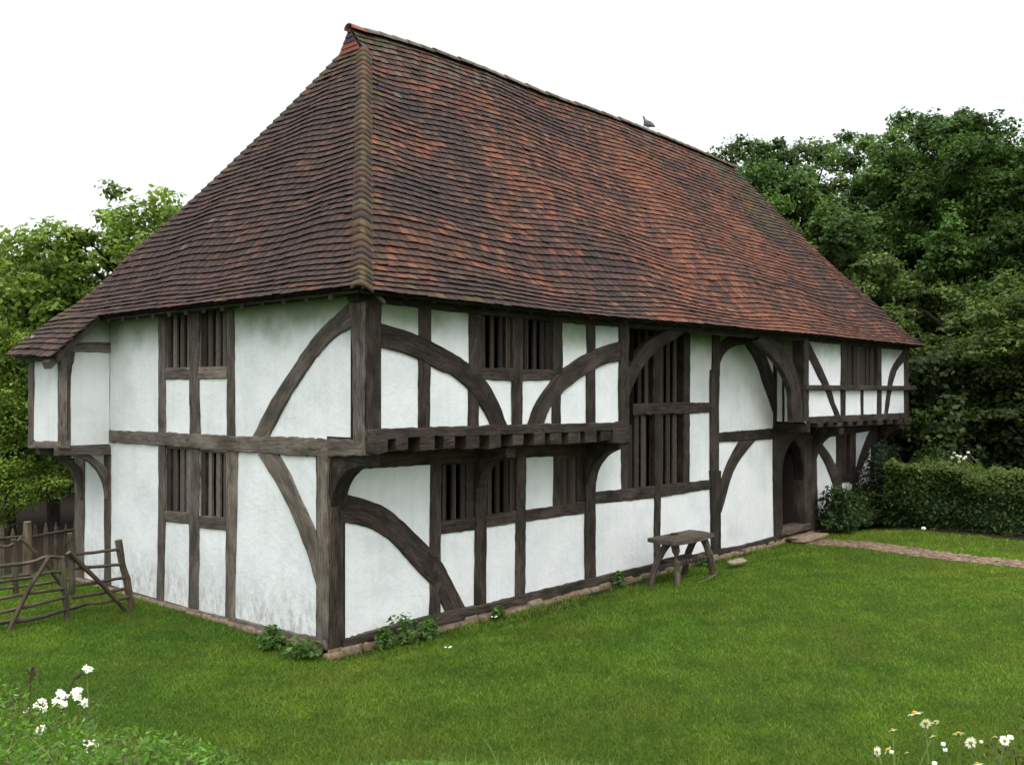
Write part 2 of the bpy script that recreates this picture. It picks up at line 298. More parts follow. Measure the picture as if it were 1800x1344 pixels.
 ('girt', 'F0', 'd', 0.22, 0.015, 0.006, [(12.563, 2.533, 12.563, 2.182), (14.896, 2.556, 14.896, 2.149), (18.339, 2.507, 18.339, 2.242)], ''),
 ('brace', 'F0', 'd', 0.1, 0.02, 0.006, [(14.822, 2.061, 14.945, 2.267), (14.945, 1.863, 15.126, 2.056), (15.445, 1.43, 15.683, 1.704), (15.804, 1.012, 16.136, 1.262), (16.066, 0.521, 16.466, 0.708), (16.18, 0.183, 16.674, 0.174)], ''),
 ('window_post', 'F0', 'd', 0.14, 0.012, 0.006, [(16.048, 2.384, 16.421, 2.374), (16.048, 0.959, 16.421, 0.932)], ''),
 ('window_post', 'F0', 'd', 0.14, 0.012, 0.006, [(16.913, 2.39, 17.287, 2.38), (16.913, 0.927, 17.287, 0.901)], ''),
 ('rail', 'F0', 'd', 0.14, 0.02, 0.006, [(16.331, 1.181, 16.331, 0.975), (17.136, 1.159, 17.136, 0.949)], ''),
 ('brace', 'F0', 'd', 0.1, 0.02, 0.006, [(18.319, 2.313, 18.551, 2.228), (17.805, 1.849, 18.219, 1.715), (17.419, 1.429, 17.805, 1.332), (17.136, 0.957, 17.496, 1.008), (16.996, 0.503, 17.372, 0.472), (16.904, 0.301, 17.343, 0.262)], ''),
 ('corner_post', 'F0', 'd', 0.2, 0.03, 0.006, [(18.339, 2.429, 18.993, 2.413), (18.339, -0.059, 18.993, -0.122)], ''),
 ('sill_beam', 'F0', 'd', 0.2, 0.03, 0.006, [(14.701, -0.005, 14.701, -0.187), (18.952, 0.009, 18.952, -0.213)], ''),
 ('corner_post', 'F1', 'd', 0.25, 0.03, 0.006, [(0.003, 4.633, 0.264, 4.633), (0.007, 4.225, 0.255, 4.239), (0.007, 3.58, 0.245, 3.584), (0.003, 2.719, 0.236, 2.725)], ''),
 ('bressumer', 'F1', 'd', 0.2, 0.04, 0.009, [(0.012, 2.83, 0.012, 2.697), (1.113, 2.833, 1.113, 2.699), (2.171, 2.825, 2.171, 2.682), (2.656, 2.825, 2.656, 2.683), (3.988, 2.809, 3.988, 2.666), (5.522, 2.8, 5.522, 2.661)], 'grey weathered beam carrying the jettied front of the near bay'),
 ('stud', 'F1', 'd', 0.1, 0.012, 0.006, [(0.916, 4.542, 1.155, 4.559), (0.916, 2.815, 1.123, 2.81)], ''),
 ('window_post', 'F1', 'd', 0.16, 0.02, 0.006, [(1.88, 4.572, 2.147, 4.59), (1.88, 3.548, 2.147, 3.552)], ''),
 ('stud', 'F1', 'd', 0.1, 0.012, 0.006, [(1.857, 3.572, 2.077, 3.575), (1.857, 2.813, 2.077, 2.807)], ''),
 ('brace', 'F1', 'd', 0.1, 0.024, 0.006, [(0.217, 4.183, 0.217, 3.877), (0.554, 4.13, 0.53, 3.833), (0.931, 4.05, 0.88, 3.746), (1.192, 3.966, 1.126, 3.656), (1.488, 3.863, 1.325, 3.583), (1.682, 3.783, 1.516, 3.537), (1.937, 3.663, 1.752, 3.411), (2.141, 3.525, 1.952, 3.262), (2.32, 3.353, 2.083, 3.12), (2.501, 3.106, 2.2, 2.987), (2.671, 2.812, 2.305, 2.821)], ''),
 ('rail', 'F1', 'd', 0.16, 0.012, 0.006, [(2.065, 3.647, 2.065, 3.482), (2.794, 3.649, 2.794, 3.46)], ''),
 ('rail', 'F1', 'd', 0.16, 0.012, 0.006, [(3.011, 3.64, 3.011, 3.466), (3.734, 3.644, 3.734, 3.485)], ''),
 ('stud', 'F1', 'd', 0.1, 0.014, 0.006, [(2.794, 4.594, 3.037, 4.61), (2.781, 2.805, 3.011, 2.799)], ''),
 ('window_post', 'F1', 'd', 0.16, 0.02, 0.006, [(3.721, 4.569, 3.959, 4.584), (3.721, 3.573, 3.959, 3.576)], ''),
 ('stud', 'F1', 'd', 0.1, 0.012, 0.006, [(3.707, 3.599, 3.931, 3.603), (3.707, 2.789, 3.931, 2.784)], ''),
 ('brace', 'F1', 'd', 0.1, 0.024, 0.006, [(5.522, 4.162, 5.522, 3.824), (4.96, 4.039, 5.117, 3.762), (4.575, 3.922, 4.804, 3.669), (4.204, 3.776, 4.388, 3.514), (3.846, 3.601, 4.024, 3.331), (3.638, 3.423, 3.776, 3.159), (3.332, 3.151, 3.603, 2.985), (3.128, 2.811, 3.494, 2.801)], ''),
 ('stud', 'F1', 'd', 0.1, 0.012, 0.006, [(4.59, 4.578, 4.827, 4.593), (4.59, 2.785, 4.827, 2.779)], ''),
 ('corner_post', 'F1', 'd', 0.24, 0.035, 0.006, [(5.481, 4.604, 5.756, 4.62), (5.481, 2.648, 5.756, 2.64)], ''),
 ('arch_brace', 'F1', 'd', 0.12, 0.0, 0.006, [(5.584, 3.194, 5.773, 3.169), (5.731, 3.569, 5.922, 3.412), (5.9, 3.828, 6.138, 3.656), (6.16, 4.056, 6.425, 3.89), (6.425, 4.21, 6.766, 4.084), (6.882, 4.387, 7.165, 4.232), (7.309, 4.524, 7.602, 4.395)], 'curved brace rising across the dark hall window to the eaves'),
 ('corner_post', 'F1', 'd', 0.24, 0.035, 0.006, [(12.528, 4.494, 12.775, 4.504), (12.528, 2.652, 12.775, 2.647)], ''),
 ('bressumer', 'F1', 'd', 0.2, 0.04, 0.006, [(12.76, 2.743, 12.76, 2.596), (15.347, 2.742, 15.347, 2.575), (19.059, 2.739, 19.059, 2.56)], ''),
 ('moulded_rail', 'F1', 'd', 0.18, 0.1, 0.002, [(12.557, 3.459, 12.557, 3.344), (19.432, 3.473, 19.432, 3.355)], ''),
 ('brace', 'F1', 'd', 0.1, 0.02, 0.006, [(12.644, 4.499, 12.535, 4.145), (12.826, 4.442, 12.775, 4.104), (13.389, 3.974, 13.177, 3.774), (13.856, 3.536, 13.528, 3.5), (14.054, 3.32, 13.777, 3.287), (14.256, 3.034, 14.054, 2.952), (14.558, 2.726, 14.296, 2.697)], ''),
 ('window_post', 'F1', 'd', 0.12, 0.015, 0.006, [(14.6, 4.512, 14.867, 4.522), (14.6, 2.606, 14.867, 2.6)], ''),
 ('window_post', 'F1', 'd', 0.12, 0.015, 0.006, [(16.879, 4.513, 17.149, 4.523), (16.879, 2.627, 17.149, 2.622)], ''),
 ('stud', 'F1', 'd', 0.1, 0.012, 0.006, [(15.824, 3.399, 15.986, 3.4), (15.824, 2.649, 15.986, 2.646)], ''),
 ('brace', 'F1', 'd', 0.1, 0.018, 0.006, [(18.822, 4.484, 18.951, 4.178), (17.985, 4.003, 18.357, 3.953), (17.682, 3.697, 18.006, 3.625), (17.532, 3.285, 17.802, 3.247), (17.364, 2.729, 17.582, 2.725)], ''),
 ('corner_post', 'F1', 'd', 0.2, 0.03, 0.006, [(18.8, 4.491, 19.059, 4.5), (18.8, 2.573, 19.059, 2.568)], ''),
 ('arch_brace', 'F1', 'd', 0.12, 0.0, 0.006, [(10.366, 4.36, 10.742, 4.539), (11.193, 3.984, 11.525, 4.299), (11.626, 3.703, 12.038, 3.958), (11.92, 3.381, 12.32, 3.587), (12.004, 2.976, 12.484, 3.161), (12.018, 2.633, 12.644, 2.682)], 'dark curved brace beside the far upper bay'),
 ('stud', 'R', 'd', 0.1, 0.012, 0.006, [(0.02, 4.462, -0.022, 4.46), (0.02, 2.53, -0.022, 2.531)], ''),
 ('stud', 'R', 'd', 0.1, 0.012, 0.006, [(-0.175, 3.871, -0.231, 3.87), (-0.175, 2.534, -0.231, 2.536)], ''),
 ('rail', 'R', 'd', 0.16, 0.02, 0.006, [(0.077, 2.594, 0.077, 2.378), (-0.776, 2.612, -0.776, 2.396)], ''),
]
WINDOWS = [
 ('S', 3.503, 4.236, 3.668, 4.727, [(3.969, 4.075), (3.742, 3.855), (3.537, 3.647)], [(4.11, 4.227)], 'upper barred window in the gable, left of the middle stud', 'g'),
 ('S', 2.44, 3.219, 3.668, 4.697, [(2.91, 3.023), (2.72, 2.823), (2.532, 2.626)], [(3.055, 3.203)], 'upper barred window in the gable, right of the middle stud', 'g'),
 ('S', 3.486, 4.254, 1.361, 2.438, [(3.956, 4.075), (3.742, 3.863), (3.554, 3.673)], [(4.128, 4.236)], 'lower barred window in the gable, left of the middle stud', 'g'),
 ('S', 2.463, 3.203, 1.363, 2.426, [(2.926, 3.03), (2.709, 2.815), (2.502, 2.61)], [(3.088, 3.186)], 'lower barred window in the gable, right of the middle stud', 'g'),
 ('F0', 2.043, 2.765, 1.316, 2.261, [(2.107, 2.183), (2.307, 2.385), (2.494, 2.579)], [(2.598, 2.753)], 'ground floor window of dark bars nearest the corner', 'd'),
 ('F0', 3.005, 3.708, 1.37, 2.255, [(3.083, 3.167), (3.265, 3.364), (3.464, 3.565)], [(3.586, 3.695)], 'ground floor barred window between two posts under the jetty', 'd'),
 ('F0', 4.808, 5.507, 1.383, 2.22, [(4.938, 5.054), (5.203, 5.298)], [(4.823, 4.93), (5.062, 5.195), (5.306, 5.499)], 'small shuttered window under the jetty beside the hall', 'd'),
 ('F0', 6.786, 8.75, 1.442, 2.898, [(6.831, 7.006), (7.08, 7.211), (7.305, 7.457), (7.907, 8.047), (8.158, 8.291), (8.394, 8.539)], [], 'lower half of the tall barred hall window', 'd'),
 ('F0', 6.786, 8.75, 3.05, 4.865, [(6.913, 7.043), (7.192, 7.305), (7.419, 7.534), (7.927, 8.057), (8.168, 8.291), (8.414, 8.539)], [], 'upper half of the tall barred hall window behind a curved brace', 'd'),
 ('F1', 2.147, 2.806, 3.622, 4.63, [(2.171, 2.254), (2.362, 2.44), (2.544, 2.625)], [(2.681, 2.806)], 'upper barred window left of the stud in the near jettied bay', 'd'),
 ('F1', 3.024, 3.734, 3.62, 4.651, [(3.115, 3.2), (3.312, 3.393), (3.487, 3.583)], [(3.596, 3.721)], 'upper barred window right of the stud in the near jettied bay', 'd'),
 ('F0', 16.403, 16.931, 1.137, 2.367, [(16.511, 16.619), (16.729, 16.821)], [(16.403, 16.511), (16.619, 16.729)], 'narrow barred window in the ground floor of the far bay', 'd'),
 ('F1', 14.834, 16.917, 3.427, 4.56, [(14.901, 15.105), (15.14, 15.347), (15.469, 15.628), (16.022, 16.204), (16.278, 16.463), (16.538, 16.764)], [(15.628, 15.986)], 'close barred window in the upper floor of the far bay', 'd'),
]
JOISTS = [(0.476, 0.693, 2.543, 2.695), (0.905, 1.166, 2.515, 2.695), (1.347, 1.565, 2.519, 2.687), (1.778, 2.042, 2.499, 2.688), (2.254, 2.495, 2.487, 2.68), (2.768, 2.998, 2.507, 2.679), (3.233, 3.487, 2.495, 2.673), (3.638, 3.903, 2.487, 2.668), (4.074, 4.381, 2.478, 2.663), (4.5, 4.804, 2.479, 2.668), (4.944, 5.213, 2.491, 2.664)]
JOISTS_FAR = [(13.252, 13.528, 2.488, 2.596), (13.793, 14.078, 2.483, 2.593), (14.353, 14.65, 2.478, 2.59), (14.935, 15.243, 2.472, 2.587), (15.539, 15.859, 2.467, 2.583), (16.168, 16.501, 2.461, 2.58), (16.821, 17.168, 2.455, 2.576), (17.502, 17.863, 2.449, 2.573), (18.211, 18.588, 2.443, 2.569)]
RIDGE = [(3.191, 9.812), (3.627, 9.863), (4.107, 9.881), (4.829, 9.905), (5.595, 9.909), (6.411, 9.924), (7.281, 9.892), (8.21, 9.871), (9.205, 9.874), (10.274, 9.89), (11.424, 9.893), (12.537, 9.871), (14.01, 9.842), (15.169, 9.803), (16.571, 9.742)]
EAVE = [(-0.19, 4.587), (1.068, 4.57), (1.948, 4.564), (2.795, 4.558), (4.913, 4.553), (7.569, 4.588), (10.237, 4.595), (12.092, 4.612), (14.563, 4.607), (19.299, 4.607)]
GEAVE = [(-0.81, 4.641), (0.243, 4.639), (1.86, 4.65), (3.607, 4.661), (5.477, 4.643)]
DOOR = [(12.99, 0.134), (12.947, 1.179), (12.99, 1.546), (13.223, 1.891), (13.64, 2.154), (13.991, 1.855), (14.099, 1.481), (14.13, 1.095), (14.13, 0.082)]

# ------------------------------------------------------------------ planes
PLN={'F0':('y',0.),'F1':('y',-.73),'S':('x',0.),'SP':('x',-.857),'FP':('y',6.148),'R':('x',12.66)}
def P3(pl,a,z,n):
    k,v=PLN[pl] if isinstance(pl,str) else pl
    return (a,v-n,z) if k=='y' else (v-n,a,z)
def wob(n,amp,seed,fr=.9):
    return [amp*2*noise.noise(Vector((i*fr,seed*7.31,seed*.17))) for i in range(n)]
SEED=[0]
def catmull(P,t):
    n=len(P)-1; i=min(int(t*n),n-1); u=t*n-i
    p0=P[max(i-1,0)];p1=P[i];p2=P[i+1];p3=P[min(i+2,n)]
    return [.5*(2*b+(c-a)*u+(2*a-5*b+4*c-d)*u*u+(3*b-a-3*c+d)*u**3) for a,b,c,d in zip(p0,p1,p2,p3)]
def timber_mb(mb,pl,secs,depth=.16,proud=.012,jit=.006,step=.1):
    SEED[0]+=1; sd=SEED[0]; secs=[tuple(s) for s in secs]
    mid=[((s[0]+s[2])/2,(s[1]+s[3])/2) for s in secs]
    L=sum(math.dist(mid[i],mid[i+1]) for i in range(len(mid)-1)); n=max(3,int(L/step)+1)
    S=[catmull(secs,i/(n-1)) if len(secs)>2 else [secs[0][k]+(secs[1][k]-secs[0][k])*i/(n-1) for k in range(4)] for i in range(n)]
    w1=wob(n,jit,sd); w2=wob(n,jit,sd+.5); w3=wob(n,.004,sd+.25,.5)
    pr=proud+((sd*37)%11-5)*.0006
    vs=[];W=[];acc=0;Ls=[]
    for i,s in enumerate(S):
        L_=Vector((s[0],s[1]));R_=Vector((s[2],s[3]));d=(R_-L_);wd=max(d.length,1e-4);d/=wd
        L_=L_-d*w1[i];R_=R_+d*w2[i];c=min(.012,wd*.2);p=pr+w3[i]
        if i: acc+=math.dist(((S[i-1][0]+S[i-1][2])/2,(S[i-1][1]+S[i-1][3])/2),((s[0]+s[2])/2,(s[1]+s[3])/2))
        Ls.append(acc);W.append(wd)
        M=(L_+R_)/2
        for q,nn in ((L_,-depth),(L_,p-c),(L_+d*c,p),(M,p+.002+w3[i]*.6),(R_-d*c,p),(R_,p-c),(R_,-depth)): vs.append(P3(pl,q[0],q[1],nn))
    U=[0,depth,depth+.01,depth+.01+W[0]/2,depth+.01+W[0],depth+.02+W[0],2*depth+.02+W[0]]
    fs=[];uv=[]
    for i in range(n-1):
        for j in range(6):
            fs.append((i*7+j,i*7+j+1,(i+1)*7+j+1,(i+1)*7+j)); uv.append([(U[j],Ls[i]),(U[j+1],Ls[i]),(U[j+1],Ls[i+1]),(U[j],Ls[i+1])])
        fs.append((i*7+6,i*7,(i+1)*7,(i+1)*7+6)); uv.append([(0,0),(.1,0),(.1,.1),(0,.1)])
    fs+=[tuple(range(6,-1,-1)),tuple((n-1)*7+j for j in range(7))]
    uv+=[[(U[j],k*.02) for j,k in zip(range(6,-1,-1),(0,1,2,3,2,1,0))],[(U[j],.05) for j in range(7)]]
    mb.add(vs,fs,uv)
def timber(name,pl,secs,mat,parent,depth=.16,proud=.012,jit=.006,lab=''):
    mb=MB(); timber_mb(mb,pl,secs,depth,proud,jit); return mb.build(name,mat,parent,label=lab or None)

# ------------------------------------------------------------------ THE HOUSE
house=empty('timber_framed_house',(9.5,3.3,0),label='long medieval timber framed house with white plaster panels and a steep red brown tiled roof',cat='house')
def wall(name,regions,mat=PLASTER,off=-.012,lining=True,label=None):
    """regions: (plane,a0,a1,z0,z1fun,holes)"""
    mb=MB()
    for (pl,a0,a1,z0,z1,holes) in regions:
        if not callable(z1): holes=[(max(h_[0],a0),min(h_[1],a1),max(h_[2],z0),min(h_[3],z1)) for h_ in holes if h_[2]<z1 and h_[3]>z0 and h_[0]<a1 and h_[1]>a0]
        zt=z1 if callable(z1) else (lambda a,z=z1:z)
        for lay in ((0,1) if lining else (0,)):
            ga=sorted(set([a0,a1]+[h for H in holes for h in H[:2]])); zmax=max(zt(a0),zt(a1),zt((a0+a1)/2))
            gz=sorted(set([z0,zmax]+[h for H in holes for h in H[2:4]]))
            def sub(g,st):
                o=[]
                for x,y in zip(g[:-1],g[1:]):
                    k=max(1,int((y-x)/st)) ; o+=[x+(y-x)*i/k for i in range(k)]
                return o+[g[-1]]
            if not lay: ga=sub(ga,.11); gz=sub(gz,.11)
            V=[];idx={}
            for i,a in enumerate(ga):
                for j,z in enumerate(gz):
                    zz=min(z,zt(a)); idx[i,j]=len(V)
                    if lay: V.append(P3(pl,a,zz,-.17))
                    else:
                        p=Vector(P3(pl,a,zz,0)); edge=0
                        V.append(P3(pl,a,zz,off+.011*noise.noise(p*1.1)+.007*noise.noise(p*3.7+Vector((5,1,2)))))
            F=[]
            for i in range(len(ga)-1):
                for j in range(len(gz)-1):
                    ca=(ga[i]+ga[i+1])/2; cz=(gz[j]+gz[j+1])/2
                    if cz>zt(ca)+.05 or cz<z0: continue
                    if any(H[0]<ca<H[1] and H[2]<cz<H[3] for H in holes): continue
                    F.append((idx[i,j],idx[i+1,j],idx[i+1,j+1],idx[i,j+1]))
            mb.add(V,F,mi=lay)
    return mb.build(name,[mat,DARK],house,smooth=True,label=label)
HOLES={}
for W_ in WINDOWS: HOLES.setdefault(W_[0],[]).append((W_[1],W_[2],W_[3],min(W_[4],4.62)))
DA0,DA1=12.94,14.22
doorhole=(DA0,DA1,-.1,2.2)
wall('gable_wall',[('S',.06,7.32,-.05,2.72,[h for h in HOLES['S'] if h[3]<3]),('S',-.66,7.32,2.72,4.72,[h for h in HOLES['S'] if h[3]>3])])
wall('front_wall',[('F0',.06,18.95,-.05,2.55,HOLES['F0']+[doorhole]),
                   ('F0',5.74,12.7,2.55,5.6,HOLES['F0'])])
wall('upper_wall',[('F1',.07,5.76,2.74,4.66,[h for h in HOLES['F1'] if h[0]<6]),(('x',5.74),-.73,0,2.74,4.9,[])],label='white plaster of the near jettied bay')
wall('upper_wall',[('F1',12.66,19.05,2.60,4.66,[h for h in HOLES['F1'] if h[0]>6]),('R',-.73,0,2.63,4.9,[])],label='white plaster of the far jettied bay')
wall('rear_wall',[(('y',7.3),0,19,-.05,4.72,[])],lining=False)
wall('far_end_wall',[(('x',19.0),-.02,7.3,-.05,4.72,[]),(('x',19.05),-.73,0,2.6,4.66,[])],lining=False)
mb=MB(); ptop=lambda a: 4.62+min(0,a+.35)*.9-.06
mb2=wall('privy_wall',[('SP',6.148,7.29,2.44,3.98,[]),('FP',-.857,0,2.40,lambda a:4.60+(a+.3)*1.0 if a<-.3 else 4.66,[]),(('y',7.29),-.857,0,2.44,4.3,[])],lining=False,label='greyish plaster of the small closet jutting from the gable end')
# floors and inner partitions
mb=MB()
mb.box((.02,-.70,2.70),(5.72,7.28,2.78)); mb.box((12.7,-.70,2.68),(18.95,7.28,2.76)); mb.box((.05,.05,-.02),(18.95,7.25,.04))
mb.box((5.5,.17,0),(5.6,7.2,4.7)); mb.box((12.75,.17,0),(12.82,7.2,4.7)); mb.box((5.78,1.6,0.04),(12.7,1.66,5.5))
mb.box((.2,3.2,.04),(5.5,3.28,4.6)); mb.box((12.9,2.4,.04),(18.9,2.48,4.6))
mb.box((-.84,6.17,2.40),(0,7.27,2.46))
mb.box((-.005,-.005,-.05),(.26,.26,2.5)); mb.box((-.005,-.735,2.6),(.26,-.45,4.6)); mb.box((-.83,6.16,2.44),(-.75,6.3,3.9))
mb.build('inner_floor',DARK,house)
# timbers
MT={'g':OAK_G,'d':OAK_D}
for (name,pl,mat,depth,proud,jit,s,lab) in TIMBERS: timber(name,pl,s,MT[mat],house,depth,proud,jit,lab)
# eaves plates
xs=[(-.12,4.44),(1.5,4.41),(3,4.395),(4.9,4.39),(7.5,4.42),(10.2,4.43),(12.1,4.44),(14.5,4.44),(19.12,4.44)]
timber('wall_plate','F1',[(x,z+.17,x,z) for x,z in xs],OAK_D,house,.2,.03,.006)
timber('wall_plate','S',[(y,4.66,y,4.53) for y in(-.72,1,3,5,7.3)],OAK_D,house,.16,.02,.006)
# far end + rear framing (seen only from the side)
for x in (.1,3,5.9,9,12.5,15.5,18.8): timber('post',('y',7.3),[(x,0,x+.22,0),(x,4.6,x+.22,4.6)],OAK_D,house,-.03,.03)
# joists under the jetties
for j,(x0,x1,z0,z1) in enumerate(JOISTS+JOISTS_FAR):
    mb=MB(); n=5; e=.035+.01*math.sin(j*2.3)
    timber_mb(mb,('z',0) if 0 else ('y',-.73),[(x0,z1+.03,x0,z0),((x0+x1)/2,z1+.03,(x0+x1)/2,z0+.004),(x1,z1+.03,x1,z0)],.74,e,.006,.07)
    mb.build('joist',OAK_D,house)
mb=MB(); timber_mb(mb,'F1',[(5.25,2.70,5.25,2.45),(5.5,2.70,5.5,2.43),(5.76,2.69,5.76,2.43)],.74,.05,.008,.08); mb.build('joist',OAK_D,house)
mb=MB(); timber_mb(mb,'F1',[(18.75,2.57,18.75,2.42),(19.0,2.57,19.0,2.41),(19.16,2.56,19.16,2.43)],.74,.05,.008,.08); mb.build('joist',OAK_D,house)
mb=MB(); timber_mb(mb,'F1',[(.0,2.70,.0,2.53),(.15,2.70,.15,2.50),(.33,2.70,.33,2.53)],.74,.05,.008,.08); mb.build('joist',OAK_D,house)
# jetty brackets: curved, in planes x = const
def bracket(x,w,zb,zt,reach,thin=.07,name='bracket'):
    mb=MB(); prof=[]
    for i in range(9):
        t=i/8; a=t*math.pi/2
        yi=-(reach)*(1-math.cos(a))-thin*.5; zi=zb+(zt-.14-zb)*math.sin(a)      # inner concave edge
        yo=0 if t<.55 else -(reach+.06)*((t-.55)/.45); zo=zb+(zt-zb)*min(1,t/.55)
        prof.append((yo,zo,yi if t>0 else -.02,zi))
    timber_mb(mb,('x',x),prof,w,0,.004,.06); return mb.build(name,OAK_D,house)
bracket(.02,.24,1.80,2.50,.66); bracket(2.76,.20,1.80,2.47,.58,.10); bracket(5.52,.24,1.62,2.47,.66,.1)
bracket(14.55,.26,1.6,2.44,.66,.1); bracket(18.74,.22,1.55,2.43,.66,.1)
# brackets under the closet: planes y = const, reaching to -x
def sbracket(y,w,zb,zt):
    mb=MB(); prof=[]
    for i in range(9):
        t=i/8;a=t*math.pi/2
        xi=-.72*(1-math.cos(a))-.03; zi=zb+(zt-.17-zb)*math.sin(a); xo=0 if t<.3 else -.80*((t-.3)/.7); zo=zb+(zt-zb)*min(1,.25+t*.95)
        prof.append((xo,zo,xi,zi))
    timber_mb(mb,('y',y),prof,w,0,.004,.06); mb.build('bracket',OAK_G,house)
sbracket(6.17,.13,1.45,2.42); sbracket(7.18,.14,1.35,2.38)
mb=MB(); mb.box((-.86,7.16,2.36),(0,7.30,2.47),jit=.004); mb.build('joist',OAK_G,house)
# wedge shaped angle piece + bargeboard
timber('bargeboard','FP',[(-1.14,3.80,-1.10,3.68),(-.75,4.20,-.70,4.09),(-.25,4.66,-.20,4.56)],OAK_G,house,.02,.27,.003)
timber('angle_strut',('y',-.95),[(-.08,4.60,-.05,4.53),(.12,4.47,.15,4.40)],OAK_G,house,.03,.01,.002)
# windows
for (pl,a0,a1,z0,z1,bars,shut,lab,g) in WINDOWS:
    z1=min(z1,4.60) if pl!='F0' or z1<2.9 else min(z1,5.0); M=MT[g]; mb=MB()
    for (p,q_) in (((a0-.02,z0-.02),(a0+.015,z1)),((a1-.015,z0-.02),(a1+.02,z1))):
        timber_mb(mb,pl,[(p[0],p[1],q_[0],p[1]),(p[0],q_[1],q_[0],q_[1])],.16,-.02,.001,.3)
    timber_mb(mb,pl,[(a0,z1,a0,z1-.04),(a1,z1,a1,z1-.04)],.16,-.022,.001,.3); timber_mb(mb,pl,[(a0,z0+.02,a0,z0-.03),(a1,z0+.02,a1,z0-.03)],.16,-.018,.002,.3)
    win=mb.build('window',M,house,label=lab)
    for b0,b1 in bars:
        mb=MB(); dz=random.uniform(-.008,.008); timber_mb(mb,pl,[(b0,z0,b1,z0),(b0+dz,z1,b1+dz,z1)],.045,-.065,.0025,.2); mb.build('bar',M,win)
    for b0,b1 in shut:
        mb=MB(); timber_mb(mb,pl,[(b0,z0,b1,z0),(b0,z1,b1,z1)],.03,-.125,.002,.3); mb.build('shutter',OAK_D,win)
# door: arched frame and open leaf
arch=DOOR
def archframe():
    mb=MB(); ins=arch[1:-1]
    # spandrel plate around the pointed opening
    out=[(12.90,1.2),(12.90,1.6),(12.90,2.30),(13.60,2.32),(14.3,2.30),(14.3,1.6),(14.3,1.1)]
    I=[(12.955,1.18),(13.0,1.546),(13.215,1.891),(13.60,2.154),(13.98,1.875),(14.10,1.50),(14.13,1.1)]
    I2=[catmull(I,i/24) for i in range(25)]; O2=[(o[0],o[1]) for o in [ [out[min(int(t*6),5)][k]+(out[min(int(t*6),5)+1][k]-out[min(int(t*6),5)][k])*(t*6-min(int(t*6),5)) for k in(0,1)] for t in [i/24 for i in range(25)]]]
    vs=[];fs=[];uv=[]
    for (ix,iz),(ox,oz) in zip(I2,O2):
        vs+=[P3('F0',ox,oz,-.05),P3('F0',ox,oz,.022),P3('F0',ix+(ox-ix)*.12,iz+(oz-iz)*.12,.024),P3('F0',ix,iz,.0),P3('F0',ix,iz,-.22)]
    for i in range(24):
        for j in range(4): fs.append((i*5+j,i*5+j+1,i*5+j+6,i*5+j+5)); uv.append([(j*.1,i*.08),(j*.1+.1,i*.08),(j*.1+.1,i*.08+.08),(j*.1,i*.08+.08)])
    mb.add(vs,fs,uv); return mb.build('door_arch',OAK_D,house)
archframe()
mb=MB(); timber_mb(mb,'F0',[(12.93,1.25,12.98,1.25),(12.93,.05,12.99,.05)],.2,.01,.003); mb.build('door_jamb',OAK_D,house)
# leaf standing open inside the passage
mb=MB()
for i in range(4): mb.box((14.10-.0,.25+i*.24,.10),(14.14,.25+i*.24+.232,1.95),jit=.003)
dr=mb.build('door',OAK_D,house,label='plank door standing open inside the dark arched doorway')
mb=MB(); mb.tube([(14.09,1.08,1.0),(14.05,1.08,1.0),(14.05,1.08,.9)],.012,6); mb.build('handle',DARK,dr)
mb=MB(); timber_mb(mb,'F0',[(12.86,.13,12.86,-.02),(13.5,.12,13.5,-.02),(14.4,.13,14.4,-.02)],.3,.09,.008); mb.build('threshold',OAK_B,house)
# stone plinth
def rock(mb,c,r,sq=1.,col=(1,1,1),seed=0):
    n,m=7,9; vs=[]
    for i in range(n):
        ph=math.pi*i/(n-1)
        for j in range(m):
            th=2*math.pi*j/m; d=Vector((math.sin(ph)*math.cos(th),math.sin(ph)*math.sin(th),math.cos(ph)))
            k=1+.3*noise.noise(d*1.7+Vector((seed,seed*.3,0)))+.16*noise.noise(d*4.3+Vector((seed,2,1)))
            e=[abs(x)**.5*(1 if x>0 else -1) for x in d]
            vs.append((c[0]+e[0]*r[0]*k,c[1]+e[1]*r[1]*k,c[2]+e[2]*r[2]*k))
    fs=[(i*m+j,i*m+(j+1)%m,(i+1)*m+(j+1)%m,(i+1)*m+j) for i in range(n-1) for j in range(m)]
    mb.add(vs,fs,col=col)
mb=MB(); mb.box((-.02,-.03,-.3),(19,.1,-.07),jit=0); mb.box((-.02,0,-.3),(.1,7.3,-.07)); mb.col[:]=[(.55,.47,.38)]*len(mb.col); x=-.1
while x<18.9:
    L=random.uniform(.09,.38); c=random.choice([(.75,.7,.6),(.55,.48,.38),(.9,.85,.75),(.5,.40,.31),(.65,.5,.38)]); 
    if 4.6<x<5.3: c=(.9,.45,.35)
    h=random.uniform(.04,.085); rock(mb,(x+L/2,-.05+random.uniform(-.03,.02),-.17+h*.3+random.uniform(-.03,.012)),(L*.55,.075,h),col=c,seed=x*3.1); x+=L
y=.1
while y<7.2:
    L=random.uniform(.15,.4); h=random.uniform(.035,.055); rock(mb,(-.02,y+L/2,-.12+h*.4+random.uniform(-.02,.005)),(.06,L*.52,h),col=(.75,.68,.6),seed=y*2.7); y+=L
mb.build('stone_plinth',STONE,house,smooth=True)

